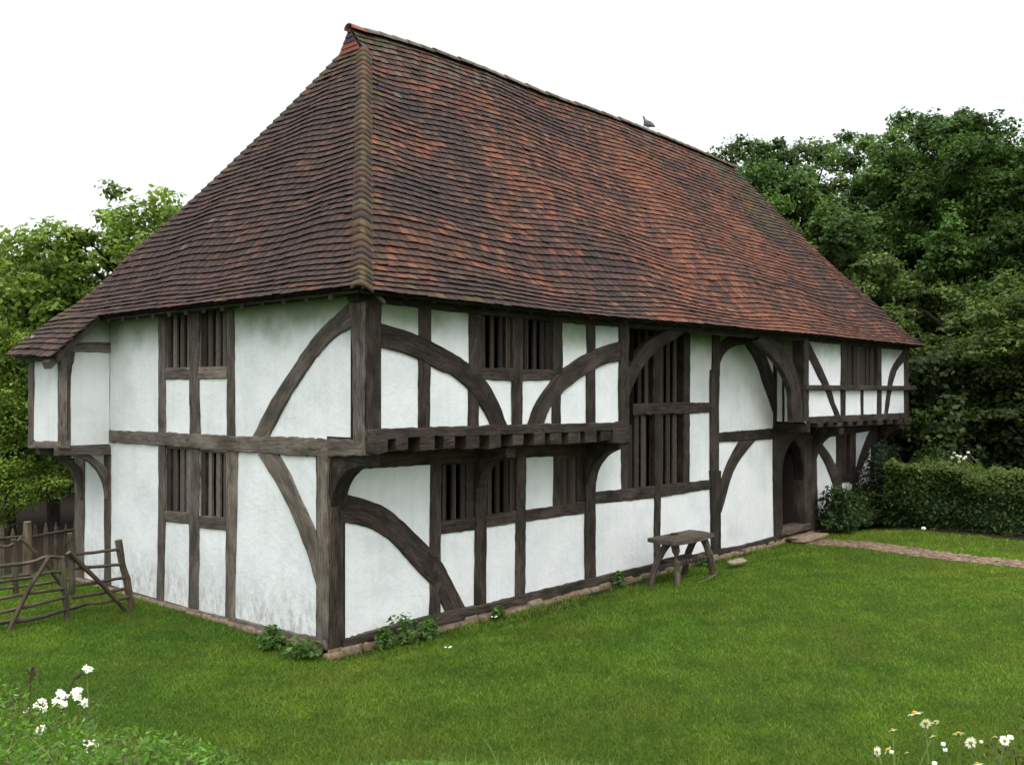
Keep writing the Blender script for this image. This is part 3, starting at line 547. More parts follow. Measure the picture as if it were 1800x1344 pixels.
# ------------------------------------------------------------------ ROOF
RX=np.array([p[0] for p in RIDGE]);RZ=np.array([p[1] for p in RIDGE]);EX=np.array([p[0] for p in EAVE]);EZ=np.array([p[1] for p in EAVE])
XW,XE,YF,YB,YR=-.35,19.42,-1.06,7.6,3.285
SG=.93
def xh(s): return XW+3.62*s
def xe(s): return XE-2.75*s
def x0f(s): return np.minimum(xh(s),3.0)
def gcurve(s): return s-.035*np.sin(np.pi*s)-.02*np.sin(np.pi*np.clip(s/.25,0,1))
def zfront(x,s):
    z=np.interp(x,EX,EZ)-.03; R=np.interp(x,RX,RZ)-.09; w=np.clip(np.minimum(x-xh(s),xe(s)-x)/1.2,0,1)*np.sin(np.pi*np.clip(s,0,1))**.5
    return z+(R-z)*gcurve(s)+w*(.045*np.sin(1.1*x+3*s)+.009*np.sin(2.9*x-6*s+1)+.004*np.sin(5.3*x+4*s+2)+.02*np.sin(.63*x*x**.3+2*s)+.02*np.sin(9*s+x)+.05*np.exp(-((x-6.5-5*(1-s))/.9)**2))
def zhip(y,s):
    z=4.60; R=9.722; y0=YF+(YR-YF)*s; y1=YB+(YR-YB)*s; w=np.clip(np.minimum(y-y0,y1-y)/1.2,0,1)*np.sin(np.pi*np.clip(s,0,1))**.5
    return z+(R-z)*gcurve(s)+w*(.035*np.sin(1.7*y+4*s)+.015*np.sin(3.4*y-5*s+1)+.015*np.sin(8*s+y))
def P_front(x,s): return np.array([x,YF+(YR-YF)*s,float(zfront(x,s))])
def P_hip(y,s): return np.array([float(xh(s)),y,float(zhip(y,s))])
def P_rear(x,s): return np.array([x,YB+(YR-YB)*s,float(zfront(x,s))])
def P_far(y,s): return np.array([float(xe(s)),y,4.58+(RZ[-1]-.09-4.58)*float(gcurve(s))])
DARKT=[(.046,.023,.020),(.060,.029,.023),(.034,.021,.020),(.078,.036,.026),(.045,.029,.028)]
MIDT=[(.12,.050,.032),(.10,.045,.033),(.14,.065,.04)]
ORT=[(.23,.072,.036),(.28,.095,.045),(.20,.058,.034),(.25,.11,.058)]
MOSS=[(.085,.075,.026),(.065,.062,.026),(.12,.095,.03)]
LICH=[(.12,.10,.08),(.095,.078,.062),(.14,.12,.095)]
def tile_color(u,s,side):
    n=noise.noise(Vector((u*.55,s*5,3.3 if side=='f' else 9.1))); n2=noise.noise(Vector((u*1.7,s*14,1.)))
    r=random.random()
    if side=='f':
        po=float(np.interp(u,[0,2.5,5,9,14,17,20],[.02,.07,.22,.48,.46,.22,.12]))+.55*n+.25*n2; pm=.34+.2*n
        moss=max(0,1-abs(u-16.0)/1.5)*(s>.55)*.75+max(0,(s-.90))*2.5*(.5 if u>4 else .8)+(max(0,.5-(u+.35-3.62*s))>0)*.12+(.25*(s<.02)*(u<3))
        lich=max(0,s-.88)*4.*(.6+n)+.03*(s>.75)+.001
        if u<7 and s>.8: lich+=.25*(s-.8)/.2
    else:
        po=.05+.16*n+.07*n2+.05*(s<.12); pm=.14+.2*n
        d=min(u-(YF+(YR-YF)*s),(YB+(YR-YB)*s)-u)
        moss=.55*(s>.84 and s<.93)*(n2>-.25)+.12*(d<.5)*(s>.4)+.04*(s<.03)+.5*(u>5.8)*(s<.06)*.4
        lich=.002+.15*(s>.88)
    if r<moss: c=tuple(x*.65+y*.35 for x,y in zip(random.choice(MOSS),(.07,.035,.026)))
    elif r<moss+lich: c=tuple(x*.75+y*.25 for x,y in zip(random.choice(LICH),(.07,.035,.026)))
    else:
        r=random.random()
        c=random.choice(ORT) if r<po else random.choice(MIDT) if r<po+pm else random.choice(DARKT)
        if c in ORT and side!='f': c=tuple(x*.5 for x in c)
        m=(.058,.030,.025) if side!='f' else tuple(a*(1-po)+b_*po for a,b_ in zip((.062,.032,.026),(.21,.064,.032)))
        q=.42; c=tuple(x*(1-q)+y*q for x,y in zip(c,m))
    k=random.uniform(.58,.90); return tuple(x*k for x in c)
def tile_rows(P,lo,hi,s0,s1,N_,nrm,side,V,F,Cc,tw=.182):
    nrm=np.array(nrm)/np.linalg.norm(nrm); ds=(s1-s0)/N_
    for i in range(N_):
        sa=s0+i*ds-.28*ds; sb=s0+(i+1)*ds; la,ha=lo(sa),hi(sa); lb,hb=lo(sb),hi(sb)
        off=(i%2)*tw*.5+random.uniform(-.02,.02)
        u=math.floor(min(la,lb)/tw)*tw-off
        rowl=random.uniform(-.003,.004)
        while u<max(ha,hb):
            a0,a1=max(u,la),min(u+tw-.004,ha); b0,b1=max(u,lb),min(u+tw-.004,hb); u+=tw
            if a1-a0<.015 and b1-b0<.015: continue
            if a1<a0: a0=a1=(la if a1<la else ha)
            if b1<b0: b0=b1=(lb if b1<lb else hb)
            lift=.037+rowl+random.uniform(-.005,.006); slip=random.uniform(-.05,.05)*ds; rt=random.uniform(-.06,.06)*ds
            if random.random()<.02: lift+=.012; slip-=.12*ds
            th=.021
            A0=P(a0,sa+slip+rt)+nrm*lift; A1=P(a1,sa+slip-rt)+nrm*(lift+random.uniform(-.003,.003)); B0=P(b0,sb)+nrm*.008; B1=P(b1,sb)+nrm*.008
            b=len(V); V.extend([A0,A1,B1,B0,A0-nrm*th,A1-nrm*th,B1-nrm*th,B0-nrm*th,A0,A1])
            F.extend([(b,b+1,b+2,b+3),(b+4,b+5,b+9,b+8),(b+4,b,b+3,b+7),(b+1,b+5,b+6,b+2)])
            c=tile_color((a0+a1)/2,max(sa,0),side); d_=tuple(q*.45 for q in c); Cc.extend([c]*4+[tuple(q*.12 for q in c)]*4+[tuple(q*.22 for q in c)]*2)  # front edges and undersides darkened: course shadow lines put into the tile colour
NR=47
V=[];F=[];Cc=[]
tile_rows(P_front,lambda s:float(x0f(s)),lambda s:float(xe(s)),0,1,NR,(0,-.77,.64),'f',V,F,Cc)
# deck under the tiles
def deck(P,lo,hi,smax=1.,drop=.02,nx=30,ns=24):
    b=len(V)
    for j in range(ns+1):
        s=-.004+(smax+.004)*j/ns
        for i in range(nx+1):
            p=P(lo(s)+(hi(s)-lo(s))*i/nx,s).copy(); p[2]-=drop; V.append(p); Cc.append((.02,.012,.01))
    for j in range(ns):
        for i in range(nx): a=b+j*(nx+1)+i; F.append((a,a+1,a+nx+2,a+nx+1))
deck(P_front,lambda s:float(x0f(s)),lambda s:float(xe(s)),nx=60)
link('front_roof_slope',np_mesh('front_roof_slope',V,F,TILE,np.array(Cc)),house,label='sagging front slope of brown and orange clay tiles')
V=[];F=[];Cc=[]
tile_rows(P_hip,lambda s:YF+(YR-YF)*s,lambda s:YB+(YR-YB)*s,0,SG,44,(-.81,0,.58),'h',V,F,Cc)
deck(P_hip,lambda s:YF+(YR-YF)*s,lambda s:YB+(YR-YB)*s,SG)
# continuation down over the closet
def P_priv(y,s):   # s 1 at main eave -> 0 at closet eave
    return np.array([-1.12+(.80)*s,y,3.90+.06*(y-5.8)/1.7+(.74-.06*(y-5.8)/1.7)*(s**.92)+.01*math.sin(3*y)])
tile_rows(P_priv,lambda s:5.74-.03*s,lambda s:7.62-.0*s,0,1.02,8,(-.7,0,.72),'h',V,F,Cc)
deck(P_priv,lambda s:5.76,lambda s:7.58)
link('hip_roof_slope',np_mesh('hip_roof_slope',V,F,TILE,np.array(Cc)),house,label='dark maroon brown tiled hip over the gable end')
V=[];F=[];Cc=[]
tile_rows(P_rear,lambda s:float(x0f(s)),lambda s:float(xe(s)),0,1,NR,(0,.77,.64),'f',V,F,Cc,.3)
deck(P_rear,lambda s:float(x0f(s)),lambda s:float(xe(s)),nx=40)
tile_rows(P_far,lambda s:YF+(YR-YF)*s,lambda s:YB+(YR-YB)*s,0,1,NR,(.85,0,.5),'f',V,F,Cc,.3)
deck(P_far,lambda s:YF+(YR-YF)*s,lambda s:YB+(YR-YB)*s)
link('rear_roof_slope',np_mesh('rear_roof_slope',V,F,TILE,np.array(Cc)),house)
# hip bonnets
def bonnets(name,other,N_,s1,Pf,sgn):
    V=[];F=[];Cc=[]
    for i in range(N_):
        rows=[]; dj=random.uniform(-.01,.01)
        for (s,lift,sc_) in ((s1*(i-.42)/N_,.075,1.),(s1*(i+.15)/N_,.050,.97),(s1*(i+.95)/N_,.0,.90)):
            s=max(s,-.01); r=[]
            C=Pf(float(xh(s)) if sgn<0 else float(xh(s)),s) if other=='f' else P_rear(float(xh(s)),s)
            wd=.19*sc_
            A=(P_front if other=='f' else P_rear)(float(xh(s))+wd+.02,s); y0=(YF+(YR-YF)*s) if other=='f' else (YB+(YR-YB)*s)
            B=P_hip(y0+(wd if other=='f' else -wd),s)
            up=np.array([-.35,-.45 if other=='f' else .45,.82])
            for k in range(9):
                t=k/8
                # quadratic arch A -> C(raised) -> B
                p=(1-t)**2*A+2*t*(1-t)*(C+up*.0)+t*t*B
                p=p+up*(lift*.6+.074*math.sin(math.pi*t)**1.25+dj*.3)
                r.append(p)
            rows.append(r)
        b=len(V); th=np.array([.2,.2 if other=='f' else -.2,-1])*.045
        for r in rows: V+=r
        V+=[p+th for p in rows[0]]
        c=random.choice(DARKT+DARKT+[(.095,.056,.03),(.10,.066,.032),(.085,.060,.035),(.11,.075,.03)]*2) if i<N_*.85 else random.choice(MIDT+MOSS[:2])
        c=tuple(x*.65+y*.35 for x,y in zip(c,(.07,.045,.026))); cc=[c]*9+[tuple(x*.75 for x in c)]*18+[tuple(x*.06 for x in c)]*9  # lower lip near black: shade beneath each bonnet painted into its colour
        if random.random()<.45: cc[0]=cc[8]=random.choice(LICH+MOSS)
        if random.random()<.4: cc[3]=cc[4]=(.15,.11,.045)
        Cc+=cc
        for q in range(2):
            for k in range(8): F.append((b+q*9+k,b+q*9+k+1,b+q*9+k+10,b+q*9+k+9))
        for k in range(8): F.append((b+27+k,b+27+k+1,b+k+1,b+k))
    link(name,np_mesh(name,V,F,TILE,np.array(Cc)),house)
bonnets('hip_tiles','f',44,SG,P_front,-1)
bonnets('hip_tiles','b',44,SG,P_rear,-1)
# ridge capping
V=[];F=[];Cc=[]; x=2.93; i=0
while x<16.75:
    L=.34; b=len(V); z0=np.interp(x,RX,RZ); z1=np.interp(x+L,RX,RZ); dj=random.uniform(-.012,.012); yj=random.uniform(-.01,.01); r0=.105;r1=.094
    for (xx,zz,r) in ((x,z0,r0),(x+L+.02,z1,r1)):
        for rr in (r,r-.016):
            for k in range(9):
                a=math.pi*k/8; V.append((xx,YR+yj-math.cos(a)*rr*1.15,zz-.10+dj+math.sin(a)*rr))
    for k in range(8):
        F+=[(b+k,b+k+1,b+18+k+1,b+18+k),(b+9+k,b+9+k+1,b+k+1,b+k),(b+18+k,b+18+k+1,b+27+k+1,b+27+k),(b+27+k,b+27+k+1,b+9+k+1,b+9+k)]
    c=(.24,.085,.05) if i==0 else random.choice(LICH+[(.13,.10,.075),(.11,.08,.055)]+([(.11,.09,.045)] if x>11 else [])); k_=random.uniform(.8,1.25)
    Cc+=[tuple(q*k_ for q in c)]*36; x+=L; i+=1
link('ridge_tiles',np_mesh('ridge_tiles',V,F,TILE,np.array(Cc)),house)
# small gablet at the head of the hip
V=[];F=[];Cc=[]
zg=4.6+5.122*float(gcurve(SG)); yl,yr=YF+(YR-YF)*SG,YB+(YR-YB)*SG; xg=xh(SG)
n=5
for r in range(n):
    t0,t1=r/n,(r+1)/n; 
    for k in range(3):
        def pt(t,u,o): 
            yy=(yl*(1-t)+YR*t)+u*((yr-yl)*(1-t)); return (xg-.05-o+.0*t,yy,zg-.02+(9.76-zg)*t)
        b=len(V); V+=[pt(t0,k/3,.02),pt(t0,(k+1)/3,.02),pt(t1+.03,(k+1)/3,0),pt(t1+.03,k/3,0)]; F.append((b,b+1,b+2,b+3))
        c=(.22,.07,.045) if r<2 else (.055,.03,.045); Cc+=[c]*4
link('gablet',np_mesh('gablet',V,F,TILE,np.array(Cc)),house,label='tiny vertical gable of reddish tiles at the peak of the roof')
# rafter feet and fascia below the eaves
def foot(p,q,w=.09,h=.10):
    mb=MB(); p=Vector(p);q=Vector(q); d=(q-p); s=Vector((d.y,-d.x,0)).normalized()*w/2; u=Vector((0,0,h))
    vs=[p-s,p+s,q+s,q-s,p-s+u,p+s+u,q+s+u,q-s+u]; mb.add(vs,[(0,1,2,3),(7,6,5,4),(0,4,5,1),(1,5,6,2),(2,6,7,3),(3,7,4,0)]); mb.build('rafter_foot',OAK_D,house)
for i in range(40):
    x=.0+i*.49; z=float(np.interp(x,EX,EZ)); foot((x,-.70,z+.08),(x,-.96,z-.10),.08,.07)
for i in range(15):
    y=-.4+i*.5; foot((.0,y,4.72),(-.29,y,4.46),.09,.08)
timber('eaves_board',('y',-.99),[(x,float(np.interp(x,EX,EZ))-.03,x,float(np.interp(x,EX,EZ))-.075) for x in np.linspace(-.25,19.3,14)],OAK_D,house,.03,.0,.004)
timber('eaves_board',('x',-.29),[(y,4.565,y,4.515) for y in np.linspace(-.95,6.0,8)],OAK_D,house,.03,.0,.004)
timber('eaves_board',('x',-1.05),[(y,3.88+.03*(y-5.8),y,3.80+.03*(y-5.8)) for y in (5.8,6.6,7.5)],OAK_D,house,.03,.0,.004)

# ------------------------------------------------------------------ GROUND
def hgt(x,y):
    r=np.hypot(x-CX,y-CY); t=np.clip((7.2-r)/4.2,0,1); h=t*t*(3-2*t)*1.96; dd=np.hypot(np.maximum(np.maximum(-x,x-19),0),np.maximum(np.maximum(-y,y-8),0)); u=np.clip(1-dd/2.2,0,1); u=u*u*(3-2*u); h=h-u*(.12+.06*np.clip(1-(y-.5)/2.,0,1))
    return h+.03*np.sin(x*.7+1)*np.sin(y*.6)*np.clip((r-6)/4,0,1)*np.clip((-y)/2+.0,0,1)
def ground():
    g=np.unique(np.round(np.concatenate([np.linspace(-600,-40,12),np.linspace(-40,-14,14),np.linspace(-14,22,121),np.linspace(22,60,20),np.linspace(60,600,12)]),3))
    X,Y=np.meshgrid(g,g,indexing='ij'); Z=hgt(X,Y)
    V=np.stack([X,Y,Z],-1).reshape(-1,3); n=len(g); i,j=np.meshgrid(np.arange(n-1),np.arange(n-1),indexing='ij'); a=(i*n+j).ravel()
    F=np.stack([a,a+n,a+n+1,a+1],1)
    soil=np.zeros(len(V)); x,y=V[:,0],V[:,1]; soil=np.maximum(soil,np.clip(1.5-1.5*np.hypot((x-4.3)/1.5,(y+.5)/.5),0,.9))
    soil=np.maximum(soil,np.clip(1-np.abs(y+.15)/.4,0,1)*(x>0)*(x<19)*.9)
    soil=np.maximum(soil,((x>15.4)&(y<0)&(y>-8)&(x<17.6))*.9); soil=np.maximum(soil,(y>8.6)*1.); soil=np.maximum(soil,(x>17)*.9)
    soil=np.maximum(soil,(y>12)*.95)
    me=np_mesh('lawn_ground',V,F,GROUND,np.stack([soil]*3,1),smooth=True); tag(link('lawn_ground',me),kind='structure')
ground()
def path_c(t): # centre line of the brick path leaving the door
    P=[(13.5,-.35),(12.9,-1.3),(12.55,-2.5),(12.35,-4.0),(12.45,-5.6),(12.9,-8),(14,-12)]; return catmull(P,t)
# path of worn bricks laid on a bed
mb=MB(); bed=[]; n=60
vs=[];fs=[]
for i in range(n):
    c=Vector(path_c(i/(n-1))); c2=Vector(path_c(min(1,(i+.5)/(n-1)))); c1=Vector(path_c(max(0,(i-.5)/(n-1)))); t=(c2-c1).normalized(); s=Vector((-t.y,t.x))
    wv=.40+.05*math.sin(i*1.3)+.03*math.sin(i*3.7); vs+=[(c.x-s.x*wv,c.y-s.y*wv,.008+float(hgt(c.x-s.x*wv,c.y-s.y*wv))),(c.x+s.x*wv,c.y+s.y*wv,.008+float(hgt(c.x+s.x*wv,c.y+s.y*wv)))]
fs=[(2*i,2*i+1,2*i+3,2*i+2) for i in range(n-1)]; mb.add(vs,fs,col=(.35,.3,.25)); 
L=0; i=0; tt=0
while tt<.96:
    c=Vector(path_c(tt)); c2=Vector(path_c(tt+.004)); t=(c2-c).normalized(); s=Vector((-t.y,t.x)); u=-.36-random.uniform(0,.06)
    while u<.34:
        w_=random.choice([.21,.11,.2]); a=c+s*u; bq=.1
        if random.random()<.93:
            z=random.uniform(.014,.028)+float(hgt(a.x,a.y)); q=[a,a+s*(w_-.012),a+s*(w_-.012)+t*(bq-.012),a+t*(bq-.012)]
            k=random.uniform(.7,1.3); col=random.choice([(1,.8,.7),(1.1,1,.95),(.8,.65,.6),(1.3,1.25,1.2)]); col=tuple(x*k for x in col)
            mb.add([(p.x+random.uniform(-.006,.006),p.y+random.uniform(-.006,.006),z+random.uniform(-.004,.004)) for p in q]+[(p.x,p.y,z-.03) for p in q],[(0,1,2,3),(0,4,5,1),(1,5,6,2),(2,6,7,3),(3,7,4,0)],col=col)
        u+=w_
    tt+=.1/13.2
mb.build('brick_path',BRICK,kind='structure')
mb=MB(); rock(mb,(13.45,-.42,-.085),(.72,.26,.075),col=(.95,.75,.6),seed=4.2); mb.build('doorstep',STONE,house,smooth=True,label='worn stone step below the arched door')

# ------------------------------------------------------------------ foliage helpers
def leaves_arr(C,Nn,size,aspect=.62,fold=.25,jit=.7):
    """C (n,3) centres, Nn (n,3) preferred normals -> 4 vert folded leaves"""
    n=len(C); r=rng.normal(size=(n,3))*jit+Nn; r/=np.linalg.norm(r,axis=1,keepdims=True)+1e-9
    t=rng.normal(size=(n,3)); t-=np.sum(t*r,1,keepdims=True)*r; t/=np.linalg.norm(t,axis=1,keepdims=True)+1e-9; b=np.cross(r,t)
    s=(size*rng.uniform(.6,1.3,n))[:,None] if np.isscalar(size) else size[:,None]
    V=np.empty((n,4,3)); V[:,0]=C-t*s; V[:,1]=C+b*s*aspect-r*s*fold; V[:,2]=C+t*s; V[:,3]=C-b*s*aspect-r*s*fold
    return V.reshape(-1,3)
def quadsF(n): return np.arange(n*4).reshape(n,4)
def crown_mesh(name,clumps,per,size,base,bright,seed,spread=1.):
    """clumps: (x,y,z,r)"""
    global rng; rng=np.random.default_rng(seed); Cs=[];Ns=[];T=[]
    ctr=np.mean(np.array(clumps)[:,:3],0)
    for (x,y,z,r) in clumps:
        k=int(per*(r/.8)**1.6*1.9); d=rng.normal(size=(k,3)); d/=np.linalg.norm(d,axis=1,keepdims=True); rad=r*rng.uniform(.25,1,k)**.5
        lob=1+.35*np.sin(d[:,0]*4+x)+.25*np.sin(d[:,2]*5+y)
        p=np.stack([x+d[:,0]*rad*lob,y+d[:,1]*rad*lob,z+d[:,2]*rad*.72*lob],1)
        Cs.append(p); Ns.append(d*.7+np.array([0,0,.9]))
        tone=rng.uniform(.6,1.35); hu=rng.uniform(-.5,.5)
        yn=np.clip(rng.normal(.5+.25*hu,.25,k),0,1)[:,None]
        c=(np.array(base)*(1-yn)+np.array(bright)*yn)*tone*rng.uniform(.75,1.25,(k,1)); T.append(c)
    C=np.concatenate(Cs);Nn=np.concatenate(Ns);T=np.concatenate(T)
    V=leaves_arr(C,Nn,size); return np_mesh(name,V,quadsF(len(C)),LEAF,np.repeat(T,4,0))
def tree_geo(seed,H,R,z0,ncl,per,size,base,bright,rc=(.5,1.0),shape=1.):
    r=random.Random(seed); cl=[]
    lobes=[(r.uniform(-.5,.5)*R,r.uniform(-.5,.5)*R,z0+(H-z0)*r.uniform(.25,.85),R*r.uniform(.45,.75)) for _ in range(7)]+[(0,0,z0+(H-z0)*.55,R*.8)]
    while len(cl)<ncl:
        lx,ly,lz,lr=r.choice(lobes); d=Vector((r.gauss(0,1),r.gauss(0,1),r.gauss(0,1))).normalized(); q=r.uniform(.55,1.05)
        c=(lx+d.x*lr*q,ly+d.y*lr*q,lz+d.z*lr*q*1.15*shape)
        if z0-.4<c[2]<H: cl.append((*c,r.uniform(*rc)))
    # a few twigs standing proud of the outline
    for _ in range(int(ncl*.25)):
        lx,ly,lz,lr=r.choice(lobes); d=Vector((r.gauss(0,1),r.gauss(0,1),abs(r.gauss(.6,1)))).normalized(); c=(lx+d.x*lr*1.1,ly+d.y*lr*1.1,min(H+.1,lz+d.z*lr*1.05*shape)); cl.append((*c,r.uniform(.28,.5)))
    crown=crown_mesh('crown',cl,per,size,base,bright,seed)
    mb=MB(); top=z0+(H-z0)*.7; tr=[(0,0,-.2)]+[(r.uniform(-.15,.15)*k,r.uniform(-.15,.15)*k,top*k/5) for k in range(1,6)]
    mb.tube(tr,[.26*H/12*(1-.8*k/5)+.03 for k in range(6)],9)
    for c in r.sample(cl,min(len(cl),34)):
        h=min(max(c[2]-r.uniform(.8,2.2),1.5),top*.95); k=h/top*5; i=min(int(k),4); f=k-i; b=[tr[i][q]*(1-f)+tr[i+1][q]*f for q in range(3)]
        m=[(b[q]+c[q])/2+(.25 if q==2 else 0)+r.uniform(-.15,.15) for q in range(3)]; mb.tube([b,m,c[:3]],[.075,.045,.012],5)
    return crown,mb
def tree(name,loc,geo,label,cat='tree',group=None,rot=0,sc_=1.,zs=1.):
    crown,mb=geo; e=empty(name,(0,0,0),label=label,cat=cat,group=group)
    c=link('crown',crown); c.parent=e
    if isinstance(mb,MB): o=mb.build('trunk',BARK); geo[1]=o.data
    else: o=link('trunk',mb)
    o.parent=e; e.location=loc; e.rotation_euler=(0,0,rot); e.scale=(sc_,sc_,sc_*zs); return e
GD,GB=(.030,.058,.014),(.075,.135,.030)
gA=list(tree_geo(3,13.2,4.2,1.6,135,420,.085,(.030,.058,.016),(.115,.20,.045),(.45,.95)))
gB=list(tree_geo(8,12.8,3.9,1.4,135,420,.085,(.028,.058,.014),(.105,.195,.040),(.45,.95)))
gC=list(tree_geo(15,8.3,3.0,.5,100,400,.082,(.036,.062,.016),(.12,.17,.042),(.4,.85)))
gU=list(tree_geo(19,4.2,2.6,.1,50,300,.10,(.022,.040,.012),(.055,.085,.022),(.5,.9)))
def at(px,depth):  # point on the ground seen in a given direction
    a=(px-900)/1690.; return (CX+depth*(.74614+a*.66579),CY+depth*(.66579-a*.74614),0)
G='tall broadleaf trees behind the house and hedge'
for (px,d,g,rot,s,zs,lab) in [
 (1300,38,gB,.3,.90,1.10,'tall narrow green tree whose top shows just beyond the right end of the roof ridge'),
 (1430,36,gA,2.6,1.0,.97,'big dark green tree rising between the roof slope and the tallest trees'),
 (1590,36,gB,2.4,1.03,1.04,'tall leafy tree with the highest top near the right of the sky'),
 (1735,34,gA,4.0,1.0,.97,'broad tall tree near the right edge of the photo'),
 (1862,32,gB,5.1,1.0,.99,'tall tree cut by the right edge of the photo'),
 (1370,43,gA,2.9,.92,1.03,'dark tree standing further back behind the roof slope'),
 (1520,44,gB,.9,1.04,1.02,'further dark tree filling the gap behind the tall trees'),
 (1680,43,gA,5.6,1.0,1.0,'shaded tree far back behind the middle of the tree belt'),
 (1820,42,gB,3.5,1.03,.96,'shaded tree far back behind the trees at the right edge')]:
    tree('broadleaf_tree',at(px,d),g,lab,group=G,rot=rot,sc_=s,zs=zs)
for (px,d,g,rot,s,zs,lab) in [
 (1690,29.5,gC,.5,.92,.90,'smaller olive tinted tree in front of the tall belt above the hedge'),
 (1590,31,gC,2.2,.90,1.05,'smaller bushy tree beside the right hand eaves corner'),
 (1810,28.5,gC,4.1,.95,.82,'small olive green tree low at the right edge above the hedge'),
 (1500,33,gC,1.4,1.0,1.15,'bushy small tree half hidden behind the falling edge of the roof')]:
    tree('small_tree',at(px,d),g,lab,group='smaller trees in front of the tall belt',rot=rot,sc_=s,zs=zs)
for i,(px,d,lab) in enumerate([(1600,29,'dark low thicket behind the hedge nearest the house'),(1690,31,'dark low thicket behind the middle of the hedge'),(1780,28,'dark low thicket behind the hedge toward the right edge'),(1880,30,'dark low thicket behind the hedge cut by the right edge'),(1530,33,'dark low thicket just beyond the far end of the house'),(1740,35,'low shaded thicket between the trunks far behind the hedge'),(1640,36,'low shaded thicket between the trunks behind the small trees')]):
    tree('thicket',at(px,d),gU,lab,cat='thicket',group='dark undergrowth below the right hand trees',rot=i*1.3,sc_=1.0)
# left hand trees
gL=list(tree_geo(21,8.6,3.1,1.0,84,250,.085,(.075,.13,.018),(.22,.31,.055),(.4,.85)))
tree('maple_tree',at(248,25),gL,'bright green leafy tree behind the left slope of the roof',rot=.7,sc_=1.0,zs=.93)
tree('maple_tree',at(95,24),gL,'bright green tree with lower crown behind the small closet roof',rot=3.3,sc_=.80)
tree('maple_tree',at(20,22),gL,'smallest bright green tree, low against the left edge',rot=5.1,sc_=.55)
gF=list(tree_geo(33,8.,2.6,1.2,62,170,.09,(.045,.075,.025),(.10,.14,.05),(.3,.6)))
tree('feathery_tree',at(25,29),gF,'thin feathery grey green tree at the left edge against the sky',rot=1.,sc_=.98)
gR=list(tree_geo(41,5.0,2.2,.4,50,330,.09,(.032,.014,.012),(.065,.03,.022),(.4,.8)))
tree('copper_bush',at(-45,33),gR,'dark reddish leaved bush at the far left edge below the green trees',cat='bush',rot=.4,sc_=.95)
gS=list(tree_geo(47,6.5,3.2,.8,95,300,.11,(.018,.034,.011),(.038,.065,.02),(.5,.9)))
tree('dark_tree',at(100,36),gS,'shadowy low tree behind the dark paling fence, nearest the closet',group='shadowy trees behind the shed')
tree('dark_tree',at(-20,37),gS,'shadowy low tree behind the weatherboarded shed',rot=2,group='shadowy trees behind the shed')
tree('dark_tree',at(230,35),gS,'shadowy low tree hidden mostly by the gable end',rot=4,group='shadowy trees behind the shed')
for i,(px,d,lab) in enumerate([(150,33.5,'dark low thicket behind the paling fence beside the closet'),(60,34.5,'dark low thicket behind the paling fence near the shed'),(-30,35,'dark low thicket behind the weatherboarded shed')]):
    tree('thicket',at(px,d),gU,lab,cat='thicket',group='dark undergrowth behind the paling fence',rot=i*1.9+.4,sc_=1.05)
# hedge
def hedge():
    global rng; rng=np.random.default_rng(5); n=34000
    L=7.5; t=rng.uniform(0,1,n); face=rng.random(n)
    u=np.where(face<.45,0+rng.exponential(.06,n),np.where(face<.55,1-rng.exponential(.05,n),rng.uniform(0,1,n))); u=np.clip(u,0,1)
    z=np.where(face<.55,rng.uniform(0,1.02,n),1-rng.exponential(.05,n)); z=np.clip(z,0,1.02)
    x=16.15+.55*t+u*1.2+.08*np.sin(t*30+3*z)+.07*np.sin(z*9+t*11)+rng.normal(0,.05,n); y=-1.15-L*t; zz=z*(1.42+.07*np.sin(t*13)+.06*np.sin(t*37+u*4)+.04*np.sin(t*83))+rng.normal(0,.05,n)
    C=np.stack([x,y,zz],1); Nn=np.stack([-.9*(u<.4),np.zeros(n),.4+.8*(z>.85)],1)
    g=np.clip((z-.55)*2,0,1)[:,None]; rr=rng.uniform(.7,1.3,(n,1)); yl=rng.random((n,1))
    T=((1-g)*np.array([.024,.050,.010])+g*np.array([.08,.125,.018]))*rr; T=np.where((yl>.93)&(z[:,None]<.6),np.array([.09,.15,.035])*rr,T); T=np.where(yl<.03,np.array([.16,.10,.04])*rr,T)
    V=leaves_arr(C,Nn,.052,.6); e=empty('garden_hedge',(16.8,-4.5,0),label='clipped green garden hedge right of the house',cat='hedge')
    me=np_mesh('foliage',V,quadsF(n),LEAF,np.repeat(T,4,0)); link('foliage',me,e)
    mb=MB()
    for i in range(24):
        q=i/23; mb.tube([(16.75+.5*q,-1.4-7*q,-.05),(16.72+.5*q+random.uniform(-.15,.15),-1.4-7*q,.6),(16.7+.5*q+random.uniform(-.3,.3),-1.4-7*q+random.uniform(-.2,.2),1.2)],[.03,.02,.01],5)
    mb.build('stems',BARK,e)
    # shoots standing above the clipped top
    Cs=[]
    for q,h in ((.12,.35),(.2,.2),(.43,.4),(.52,.3),(.57,.25),(.63,.35),(.75,.2),(.85,.3)):
        for k in range(60): f=random.random(); Cs.append((16.5+.55*q+random.gauss(0,.06*(1.2-f)),-1.15-L*q+random.gauss(0,.09*(1.2-f)),1.4+h*f))
    C=np.array(Cs); me=np_mesh('shoots',leaves_arr(C,np.tile([0,0,.5],(len(C),1)),.035),quadsF(len(C)),LEAF,np.tile([.13,.14,.035],(len(C)*4,1))*rng.uniform(.7,1.2,(len(C)*4,1))); link('shoots',me,e)
hedge()
